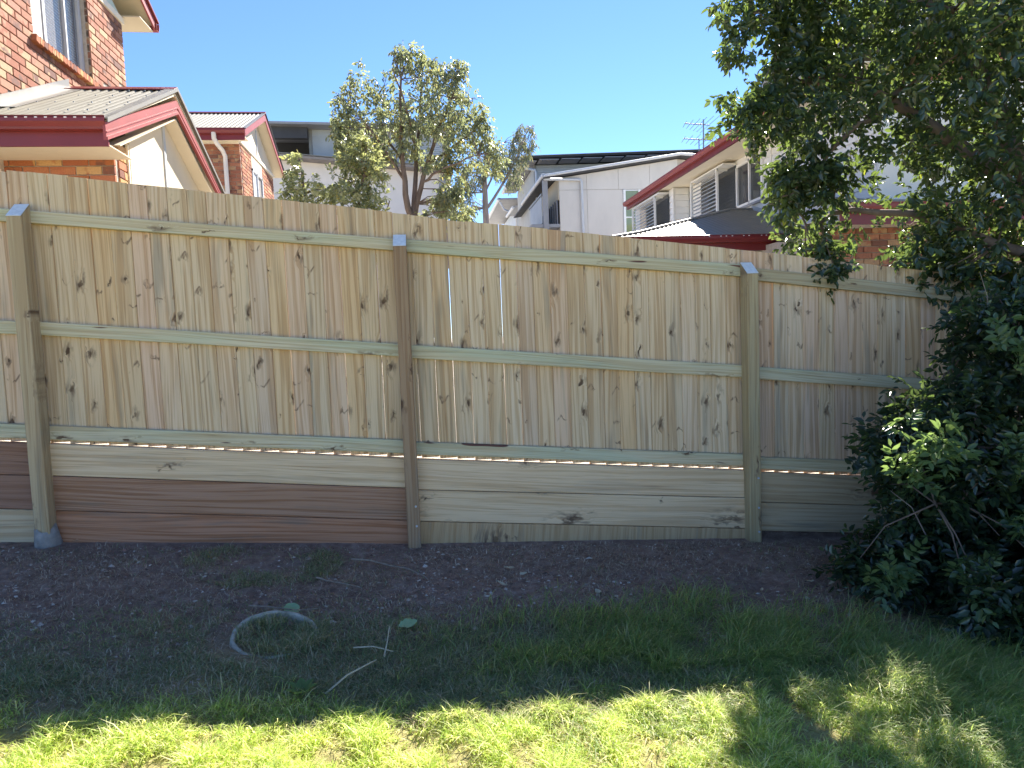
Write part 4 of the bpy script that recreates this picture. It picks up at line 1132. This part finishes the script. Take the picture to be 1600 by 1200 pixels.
poly4 = [(2.08, 2.82), (2.04, 2.36), (2.05, 2.15), (2.14, 1.98), (2.11, 1.83), (2.31, 1.79), (2.46, 1.98), (2.53, 1.92), (2.48, 1.73), (2.15, 1.68), (2.04, 1.44), (2.09, 1.35), (2.19, 1.31), (2.24, 1.16), (2.35, 1.0), (2.47, 1.1), (2.6, 1.04), (2.67, 1.1), (2.59, 0.84), (2.66, 0.73), (2.57, 0.6), (2.63, 0.47), (2.76, 0.41), (2.85, 0.24), (2.97, 0.29), (3.01, 0.47), (3.17, 0.49), (3.3, 0.28), (3.45, 0.23), (3.66, 0.18), (3.84, -0.02), (3.97, -0.21), (4.29, -0.32), (5.39, -0.27), (6.13, 1.37), (6.03, 3.7), (3.93, 4.09), (2.73, 3.64)]
gaps4 = [(2.71, 1.15, 0.08), (2.63, 0.93, 0.09), (3.17, 1.1, 0.07), (3.29, 0.83, 0.13), (3.50, 0.90, 0.12), (3.40, 0.68, 0.10), (3.7, 0.87, 0.07), (2.95, 0.68, 0.07), (3.37, 0.56, 0.10), (3.17, 0.56, 0.08), (2.66, 1.31, 0.04), (3.81, 0.76, 0.06), (3.42, 0.72, 0.07), (3.1, 0.93, 0.07), (2.9, 1.2, 0.05), (4.28, 0.44, 0.07), (3.3, 1.6, 0.03), (3.15, 1.91, 0.05), (3.7, 1.83, 0.05), (3.95, 2.01, 0.06), (3.5, 2.09, 0.05), (2.76, 1.99, 0.04), (4.06, 1.69, 0.04), (2.38, 1.77, 0.05), (3.65, 1.65, 0.05), (3.0, 1.6, 0.04), (3.8, 0.45, .08)]
c4 = fill_crown(poly4, 4.6, 11500, 0.95, rng, gaps4, clump=3.2, thr=0.36, seed=51, minhalf=0.05, inset=0.06)
c4b = fill_crown([(2.50, 1.10), (2.60, 1.20), (2.95, 1.15), (3.02, 0.80), (2.98, 0.35), (2.86, 0.22), (2.74, 0.40), (2.60, 0.48), (2.64, 0.72), (2.58, 0.85)], 4.62, 620, 0.40, rng, [(2.71, 1.15, 0.08), (2.95, 0.68, 0.06)], clump=4.0, thr=0.3, seed=57, minhalf=0.12)
c4 = np.concatenate([c4, c4b])
# openings in the crown: where they lie along the sun's path a patch of light reaches the lawn and the bush
gx4, gy4 = c4[:, 0] - 0.60 * (c4[:, 2] + 1.55) / 1.05, c4[:, 1] - (c4[:, 2] + 1.55) / 1.05
op = np.hypot((gx4 - 1.80) / 0.36, (gy4 - 2.34) / 0.24) < 1
op |= (gx4 < 0.95) & (gy4 > 2.05) & (c4[:, 2] > 1.15)
op |= vnoise(gx4, gy4, 3.0, 77) > 0.74
for k in range(95):      # small holes that look through to the sky
    hx, hz, hr = rng.uniform(2.4, 4.6), rng.uniform(0.9, 2.8), rng.uniform(0.022, 0.055)
    op |= np.hypot(c4[:, 0] / c4[:, 1] * 4.6 - hx, c4[:, 2] / c4[:, 1] * 4.6 - hz) < hr
dl = c4 - np.array([2.62, 3.35, -0.88]); sv = np.array(SUN)
op |= np.linalg.norm(dl - (dl @ sv)[:, None] * sv, axis=1) < 0.17
c4 = c4[~(op & (rng.random(len(c4)) < 0.85))]
twigs(tk, np.concatenate(pts[1:]), c4[::45], 0.008, 0.003)
tk.build("trunk", M['bark'], T3)
dv = rng.normal(0, 0.6, c4.shape); dv[:, 2] -= 0.25
b_, d_, n_, l_ = sprays(c4, dv, 8, 0.12, 0.052, 0.026, rng, 0.7)
o = bpy.data.objects.new("crown", leaves_mesh("crown", b_, d_ - np.array([0, 0, 0.2]), n_, l_, l_ * 0.5, lm_dark)); put(o, T3); o["kind"] = "stuff"

lm_bush = leaf_mat("bush_leaf", [(0.028, 0.050, 0.028), (0.040, 0.070, 0.034), (0.022, 0.038, 0.026), (0.055, 0.09, 0.04), (0.034, 0.046, 0.036)], (0.26, 0.38, 0.08), 0.30, 0.22, 0.6)
lm_young = leaf_mat("young_bush_leaf", [(0.085, 0.14, 0.06), (0.115, 0.18, 0.08), (0.07, 0.12, 0.05)], (0.4, 0.55, 0.15), 0.35, 0.3, 0.5)
BU = thing("dense_bush", (3.6, 3.5, -1.7), "dense dark bush with feathery leaves reaching the ground at the right edge", "bush")
tk = MB()
pts = []
for k in range(9):
    a = 3.6 + random.uniform(-.2, .3); bx_ = 2.7 + k * 0.22
    pts.append(limb(tk, [(a, 3.5, -1.7), ((a + bx_) / 2, 3.5 + random.uniform(-.2, .2), -1.1 + random.uniform(0, .5)), (bx_, 3.5 + random.uniform(-.3, .3), -1.0 + (k % 4) * 0.3)], 0.022, 0.006, 6))
poly5 = [(3.31, 0.2), (3.1, 0.09), (3.02, -0.09), (3.07, -0.31), (2.80, -0.33), (2.66, -0.51), (2.51, -0.69), (2.45, -0.87), (2.61, -1.07), (2.65, -1.18), (2.44, -1.28), (2.29, -1.48), (2.38, -1.68), (2.67, -1.80), (3.08, -1.90), (3.6, -1.95), (4.42, -1.95), (4.45, -0.84), (4.24, 0.3)]
c5 = fill_crown(poly5, 3.55, 4300, 0.55, rng, clump=4.2, thr=0.38, seed=61, minhalf=0.10, inset=0.12)
e_ = rng.normal(0, 1, (1500, 3)); e_ /= np.linalg.norm(e_, axis=1, keepdims=True)
e_ = np.array([3.35, 2.98, -1.45]) + e_ * (rng.random((1500, 1)) ** 0.4) * np.array([0.78, 0.36, 0.42])
c5 = np.concatenate([c5, e_[vnoise(e_[:, 0], e_[:, 2] + e_[:, 1], 4.2, 63) > 0.34]])
gl = gz(c5[:, 0], c5[:, 1]) + 0.05
c5[:, 2] = np.maximum(c5[:, 2], gl + rng.uniform(0, 0.12, len(c5)))
twigs(tk, np.concatenate(pts), c5[::25], 0.006, 0.002)
tk.build("stem", M['bark'], BU)
dv = rng.normal(0, 0.6, c5.shape); dv[:, 1] -= 0.25; dv[:, 0] -= 0.2; dv[:, 2] += 0.1
b_, d_, n_, l_ = sprays(c5, dv, 9, 0.15, 0.052, 0.024, rng, 0.8)
o = bpy.data.objects.new("foliage", leaves_mesh("foliage", b_, d_, n_, l_, l_ * 0.46, lm_bush)); put(o, BU); o["kind"] = "stuff"
yc_ = []
for (x, y, z, n, r_) in ((3.05, 3.15, -0.12, 26, .10), (3.2, 3.0, -0.25, 22, .09), (3.35, 2.95, -0.52, 26, .10), (3.0, 2.98, -1.12, 24, .10), (3.25, 2.9, -1.2, 20, .09), (2.42, 3.25, -1.38, 16, .06), (2.75, 3.0, -1.42, 18, .08), (2.62, 3.2, -0.6, 18, .07), (2.6, 3.25, -0.8, 22, .09), (3.3, 2.9, -0.95, 18, .08), (3.0, 3.05, -0.75, 16, .09)):
    yc_.append(np.array([x, y, z]) + rng.normal(0, r_, (n, 3)) * np.array([1, .6, .8]))
yc_ = np.concatenate(yc_)
dv = rng.normal(0, 0.5, yc_.shape); dv[:, 1] -= 0.6; dv[:, 2] += 0.45
b_, d_, n_, l_ = sprays(yc_, dv, 9, 0.16, 0.05, 0.024, rng, 0.8)
o = bpy.data.objects.new("young_shoots", leaves_mesh("young_shoots", b_, d_, n_, l_, l_ * 0.48, lm_young)); put(o, BU); o["kind"] = "stuff"
tk = MB()
for k in range(26):
    p = c5[random.randrange(len(c5))]
    q = p + np.array([random.uniform(-.25, .1), random.uniform(-.25, 0), random.uniform(.1, .35)])
    tk.tube([tuple(p), tuple((p + q) / 2 + np.array([.02, 0, .03])), tuple(q)], [0.004, 0.003, 0.0015], 5)
tk.build("dead_twigs", M['palebark'], BU)["kind"] = "stuff"

# ------------------------------------------------------------------ grass, litter, small things on the ground
def blades(name, x, y, h, w, lean, mat, az=None, seg=2, kind="stuff", lift=0.0):
    n = len(x)
    z = gz_full(x, y) - 0.006 + lift
    az = rng.uniform(0, 2 * math.pi, n) if az is None else az
    dx, dy = np.cos(az), np.sin(az)
    wx, wy = -dy, dx
    rows = []
    for k in range(seg + 1):
        t = k / seg
        off = lean * h * t ** 1.8
        zz = z + h * t * np.sqrt(np.clip(1 - (lean * t * 0.75) ** 2, 0.05, 1))
        hw = w * 0.5 * (1 - 0.55 * t)
        cx, cy = x + dx * off, y + dy * off
        if k < seg:
            rows += [np.stack([cx - wx * hw, cy - wy * hw, zz], 1), np.stack([cx + wx * hw, cy + wy * hw, zz], 1)]
        else:
            rows += [np.stack([cx, cy, zz], 1)]
    P = np.stack(rows, 1)
    nv = P.shape[1]
    i0 = (np.arange(n) * nv)[:, None]
    F = [np.concatenate([i0 + np.array([[2 * k, 2 * k + 1, 2 * k + 3, 2 * k + 2]]) for k in range(seg - 1)]), i0 + np.array([[nv - 3, nv - 2, nv - 1]])]
    o = bpy.data.objects.new(name, mesh_np(name, P.reshape(-1, 3), F, mat))
    put(o); o["kind"] = kind
    return o

gm_lawn = leaf_mat("sunlit_lawn_blade", [(0.34, 0.43, 0.10), (0.44, 0.50, 0.16), (0.22, 0.31, 0.07), (0.60, 0.57, 0.32), (0.38, 0.47, 0.11), (0.70, 0.65, 0.42), (0.26, 0.25, 0.12)], (0.80, 0.90, 0.38), 0.55, 0.5, 0.3)
gm_long = leaf_mat("long_blade", [(0.18, 0.27, 0.08), (0.25, 0.34, 0.11), (0.14, 0.21, 0.07), (0.32, 0.36, 0.15), (0.42, 0.39, 0.22)], (0.52, 0.62, 0.18), 0.45, 0.45, 0.35)
gm_dead = leaf_mat("dead_blade", [(0.34, 0.25, 0.18), (0.48, 0.38, 0.28), (0.22, 0.15, 0.11), (0.62, 0.52, 0.40)], (0.2, 0.15, 0.08), 0.15, 0.8, 0.15)

gm_thin = leaf_mat("shaded_thin_blade", [(0.20, 0.25, 0.11), (0.27, 0.31, 0.15), (0.15, 0.19, 0.09), (0.38, 0.34, 0.22), (0.48, 0.40, 0.28)], (0.34, 0.38, 0.18), 0.35, 0.6, 0.2)

def scatter(n, x0, x1, y0, y1, dens):
    xs_, ys_ = [], []
    got = 0
    while got < n:
        x = rng.uniform(x0, x1, n * 2); y = rng.uniform(y0, y1, n * 2)
        ok = rng.random(n * 2) < dens(x, y)
        xs_.append(x[ok]); ys_.append(y[ok]); got += ok.sum()
    return np.concatenate(xs_)[:n], np.concatenate(ys_)[:n]

def in_ring(x, y):
    return np.hypot(x + 0.76, y - 3.22) < 0.20
# foreground lawn, sunlight painted into its bright blades: curly, matted, tufted
def d_lawn(x, y):
    tuft = vnoise(x, y, 9, 4) * 0.6 + vnoise(x, y, 22, 5) * 0.4
    far = np.clip((2.72 - y) / 0.16, 0, 1)  # bright blades end where the fence shadow begins
    return np.clip((tuft - 0.30) * 2.6, 0.03, 1) * (0.02 + 0.98 * far)
x, y = scatter(90000, -3.0, 3.6, 1.75, 2.85, d_lawn)
tf = vnoise(x, y, 9, 4)
h = (0.02 + 0.062 * tf * rng.uniform(0.4, 1.2, len(x))) * np.where(rng.random(len(x)) < 0.04, 1.6, 1.0)
blades("lawn_grass", x, y, h, rng.uniform(0.003, 0.006, len(x)), rng.uniform(0.6, 1.4, len(x)), gm_lawn, seg=3)
# thinner grass further back, the fence's shade painted into its darker blades
def d_thin(x, y):
    p = vnoise(x, y, 1.6, 7) * 0.6 + vnoise(x, y, 7, 8) * 0.4
    b = np.clip((3.7 - y) / 0.9, 0, 1) ** 1.3
    patch = (np.hypot(x + 1.0, (y - 4.15) * 1.3) < 0.45) * 0.5
    return np.clip((p - 0.42) * 3 + 0.3, 0.04, 1) * np.clip(b + patch, 0.03, 1) * np.where((np.hypot(x + 0.76, y - 3.22) < 0.30) & (x < -0.66), 0.06, 1)
x, y = scatter(80000, -3.2, 3.8, 2.5, 4.4, d_thin)
h = rng.uniform(0.02, 0.06, len(x)) * (0.6 + 0.8 * vnoise(x, y, 3, 9))
blades("thin_grass", x, y, h, rng.uniform(0.0025, 0.005, len(x)), rng.uniform(0.7, 1.7, len(x)), gm_thin)
# long lush tufts right of the middle
def d_long(x, y):
    m_ = np.exp(-(((x - 1.25) / 0.85) ** 2 + ((y - 2.85) / 0.42) ** 2)) + 0.7 * np.exp(-(((x - 2.3) / 0.7) ** 2 + ((y - 2.35) / 0.4) ** 2)) + 0.35 * np.exp(-(((x - 0.62) / 0.25) ** 2 + ((y - 2.55) / 0.15) ** 2))
    return np.clip(m_, 0, 1) * np.clip((vnoise(x, y, 6, 10) - 0.25) * 2, 0.05, 1)
x, y = scatter(30000, -0.2, 3.6, 1.9, 3.7, d_long)
cx_, cy_ = np.round(x * 9) / 9, np.round(y * 9) / 9
az = np.arctan2(y - cy_, x - cx_) + rng.normal(0, 0.8, len(x))
az = np.where(rng.random(len(x)) < 0.55, rng.normal(-0.9, 0.7, len(x)), az)
h = rng.uniform(0.06, 0.15, len(x)) * (0.55 + 0.7 * vnoise(x, y, 4, 12)) * np.where((y < 2.8) & (x < 1.75), 0.5, 1.0)
blades("long_grass", x, y, h, rng.uniform(0.003, 0.0055, len(x)), rng.uniform(0.5, 1.5, len(x)), gm_long, az, seg=3)
# grass inside the ring
t = rng.uniform(0, 2 * math.pi, 1400); r_ = 0.168 * np.sqrt(rng.random(1400))
blades("ring_grass", -0.76 + r_ * np.cos(t), 3.22 + r_ * np.sin(t), rng.uniform(0.015, 0.075, 1400) * (0.4 + vnoise(r_ * np.cos(t), r_ * np.sin(t), 14, 3)), rng.uniform(0.003, 0.005, 1400), rng.uniform(0.6, 1.6, 1400), gm_thin, lift=0.01)
t = rng.normal(-0.15, 0.55, 900); r_ = rng.normal(0.20, 0.035, 900)
blades("ring_edge_grass", -0.76 + r_ * np.cos(t), 3.22 + r_ * np.sin(t), rng.uniform(0.03, 0.085, 900), rng.uniform(0.003, 0.005, 900), rng.uniform(0.6, 1.6, 900), gm_thin, lift=0.01)
# dead stems and mulch
def d_dead(x, y):
    return np.clip(vnoise(x, y, 4, 14) * 1.2 - 0.2, 0.05, 1) * np.clip((y - 2.5) / 0.25, 0, 1)
x, y = scatter(46000, -3.2, 3.8, 2.55, 4.42, d_dead)
blades("mulch", x, y, rng.uniform(0.012, 0.055, len(x)), rng.uniform(0.0015, 0.004, len(x)), rng.uniform(1.0, 1.9, len(x)), gm_dead)

# wood chips, clods and small stones on the bare soil
n = 7000
x, y = scatter(n, -3.2, 3.8, 2.7, 4.40, lambda x, y: np.clip(vnoise(x, y, 3, 19) * 1.4 - 0.2, 0.05, 1) * np.clip((y - 2.7) / 0.8, 0.1, 1))
z = gz_full(x, y)
a_, r_ = rng.uniform(0, 6.28, n), rng.gamma(2.0, 0.0026, n) + 0.002
el = rng.uniform(0.4, 1.0, n)
P = np.zeros((n, 5, 3))
for k in range(4):
    t = a_ + k * math.pi / 2 + rng.normal(0, 0.25, n)
    q = r_ * (1 if k % 2 else el)
    P[:, k] = np.stack([x + q * np.cos(t), y + q * np.sin(t), z - 0.001 + rng.uniform(0, 0.4, n) * r_], 1)
P[:, 4] = np.stack([x + rng.normal(0, .2, n) * r_, y, z + r_ * rng.uniform(0.3, 1.0, n)], 1)
i0 = (np.arange(n) * 5)[:, None]
F = np.concatenate([i0 + np.array([[k, (k + 1) % 4, 4]]) for k in range(4)])
chip = leaf_mat("chip", [(0.28, 0.19, 0.15), (0.38, 0.28, 0.22), (0.18, 0.12, 0.09), (0.50, 0.41, 0.33), (0.32, 0.22, 0.17), (0.60, 0.52, 0.43)], (0.1, 0.1, 0.1), 0.0, 0.9, 0.1)
o = bpy.data.objects.new("soil_litter", mesh_np("soil_litter", P.reshape(-1, 3), F, chip)); put(o); o["kind"] = "stuff"

# concrete ring
def revolve(cx, cy, cz, prof, n=40, sy=1.0, wob=0.0):
    b = MB()
    vs_ = []
    for k in range(n):
        t = 2 * math.pi * k / n
        for r_, z in prof:
            q = 1 + wob * math.sin(5 * t + 1.3) + wob * 0.7 * math.sin(11 * t)
            vs_.append((r_ * q * math.cos(t), r_ * q * sy * math.sin(t), z + wob * 0.25 * math.sin(4 * t)))
    m_ = len(prof)
    b.add(vs_, [(k * m_ + j, k * m_ + (j + 1) % m_, ((k + 1) % n) * m_ + (j + 1) % m_, ((k + 1) % n) * m_ + j) for k in range(n) for j in range(m_)], True)
    return b
rb = revolve(0, 0, 0, [(0.198, -0.10), (0.196, 0.028), (0.192, 0.036), (0.180, 0.037), (0.174, 0.028), (0.172, -0.10)], 48, 1.0, 0.014)
o = bpy.data.objects.new("concrete_ring", rb.mesh("concrete_ring", M['concrete']))
o.location = (-0.76, 3.22, float(gz(-0.76, 3.22)) - 0.012)
o.rotation_euler = (R(9), R(8), 0)
put(o); tag(o, "weathered grey concrete ring half sunk in the grass", "garden ring")

# sticks
def stick(name, pts, r0, r1, label, cat, mat=None):
    P = [(x, y, float(gz_full(x, y)) + 0.012 + dz) for x, y, dz in pts]
    b = MB().tube(P, [r0 + (r1 - r0) * i / (len(P) - 1) for i in range(len(P))], 6)
    o = b.build(name, mat or M['stick'], None, P[0])
    return tag(o, label, cat)
stick("fallen_branch", [(-0.50, 4.18, 0.01), (-0.38, 4.13, 0.015), (-0.26, 4.07, 0.01), (-0.15, 3.98, 0.015), (-0.06, 3.87, 0.01), (-0.02, 3.79, 0.0)], 0.007, 0.003, "long thin bent branch on bare soil before the middle post", "branch")
stick("twig", [(-0.66, 3.86, 0.03), (-0.60, 3.82, 0.02), (-0.50, 3.78, 0.02), (-0.40, 3.73, 0.02)], 0.006, 0.003, "short pale twig between the bent branch and the concrete ring", "twig")
stick("twig", [(-0.94, 3.50, 0.02), (-0.82, 3.47, 0.03), (-0.70, 3.43, 0.03), (-0.60, 3.47, 0.02)], 0.005, 0.002, "dry grass stem lying along the back rim of the concrete ring", "twig")
stick("twig", [(-0.46, 2.72, 0.0), (-0.38, 2.78, 0.04), (-0.30, 2.86, 0.05), (-0.27, 2.92, 0.03)], 0.005, 0.003, "pale slanting stem beside the leafy weed at the shadow edge", "twig", M['stone'])
for k, (a, b) in enumerate((((-0.38, 3.06), (-0.20, 3.00)), ((-0.24, 2.98), (-0.22, 3.12)))):
    stick("dry_straw", [(a[0], a[1], 0.02), ((a[0] + b[0]) / 2, (a[1] + b[1]) / 2, 0.035), (b[0], b[1], 0.03 + 0.05 * k)], 0.004, 0.002,
          ("flat pale straw in the shaded grass right of the ring", "upright pale straw in the shaded grass right of the ring")[k], "straw", M['stone'])

# leaves that can be told apart
def flat_leaf(name, x, y, ln, wd, rot, mat, tilt=0.15, lift=0.03):
    n = 10
    b = MB()
    mid = []
    vs_ = []
    for i in range(n + 1):
        t = i / n
        w = wd * 0.5 * math.sin(math.pi * min(1, t * 0.96 + 0.02)) ** 0.7 * random.uniform(0.78, 1.08)
        z = 0.12 * ln * (t - 0.5) ** 2 * 4 * tilt * 3 + random.uniform(-0.03, 0.03) * ln
        vs_ += [(ln * (t - .5), -w, z + 0.18 * w), (ln * (t - .5), 0, z), (ln * (t - .5), w, z + 0.18 * w)]
    fs_ = []
    for i in range(n):
        fs_ += [(3 * i, 3 * i + 3, 3 * i + 4, 3 * i + 1), (3 * i + 1, 3 * i + 4, 3 * i + 5, 3 * i + 2)]
    b.add(vs_, fs_, True)
    me = b.mesh(name, mat)
    o = bpy.data.objects.new(name, me)
    o.location = (x, y, float(gz_full(x, y)) + lift)
    o.rotation_euler = (random.uniform(-tilt, tilt) + 0.25, random.uniform(-tilt, tilt), rot)
    return put(o)
M['greenleaf'] = plain("pale_green_leaf", (0.24, 0.36, 0.18), 0.5, 0.4, 0.12, 30)
tag(flat_leaf("fallen_leaf", -0.14, 3.24, 0.092, 0.085, 0.2, M['greenleaf'], lift=0.035), "round pale green leaf lying alone on the shaded grass", "leaf")
tag(flat_leaf("fallen_leaf", -0.73, 3.48, 0.09, 0.085, 1.0, M['greenleaf'], lift=0.035), "round green leaf lying behind the concrete ring", "leaf")
src = None
leafpos = [(2.22, 3.71), (2.33, 3.66), (2.08, 3.71), (1.88, 3.63), (1.36, 3.02), (1.07, 3.20), (1.62, 3.55), (1.15, 3.95), (0.66, 3.95), (0.45, 4.02), (0.52, 3.88), (1.95, 3.45), (2.45, 3.40), (2.15, 3.2), (1.75, 3.80), (0.9, 3.6), (2.3, 2.95), (1.95, 2.84), (0.38, 3.75), (0.15, 2.75), (2.02, 2.95), (2.2, 2.78), (2.38, 2.9), (2.5, 2.62), (2.12, 3.05), (1.82, 3.1)]
for k, (x, y) in enumerate(leafpos):
    if src is None:
        src = flat_leaf("fallen_leaf", x, y, 0.075, 0.042, 0.4, M['stone'], 0.3, 0.02)
        o = src
    else:
        o = src.copy(); COL.objects.link(o)
        o.location = (x, y, float(gz_full(x, y)) + random.uniform(0.015, 0.03))
        o.rotation_euler = (random.uniform(-0.4, 0.5), random.uniform(-0.3, 0.3), random.uniform(0, 6.28))
        q = random.uniform(0.45, 0.95); o.scale = (q, q, q)
    tag(o, "small pale dry leaf fallen on the shaded soil and grass before the fence", "leaf", "dry leaves on the ground")
# leafy weed at the shadow edge
WD = thing("leafy_weed", (-0.55, 2.72, float(gz(-0.55, 2.72))), "small broad-leaved weed at the edge of the fence shadow", "weed")
for k in range(7):
    a = k * 0.9
    b = MB()
    ln, wd = random.uniform(0.05, 0.08), random.uniform(0.025, 0.04)
    base = Vector((-0.55 + 0.01 * math.cos(a), 2.72 + 0.01 * math.sin(a), float(gz(-0.55, 2.72)) + 0.02))
    dr = Vector((math.cos(a), math.sin(a), 0.7)).normalized()
    me = leaves_mesh("leaf", np.array([base]), np.array([dr]), np.array([[0, 0, 1.0]]), [ln], [wd], gm_long)
    put(bpy.data.objects.new("leaf", me), WD)
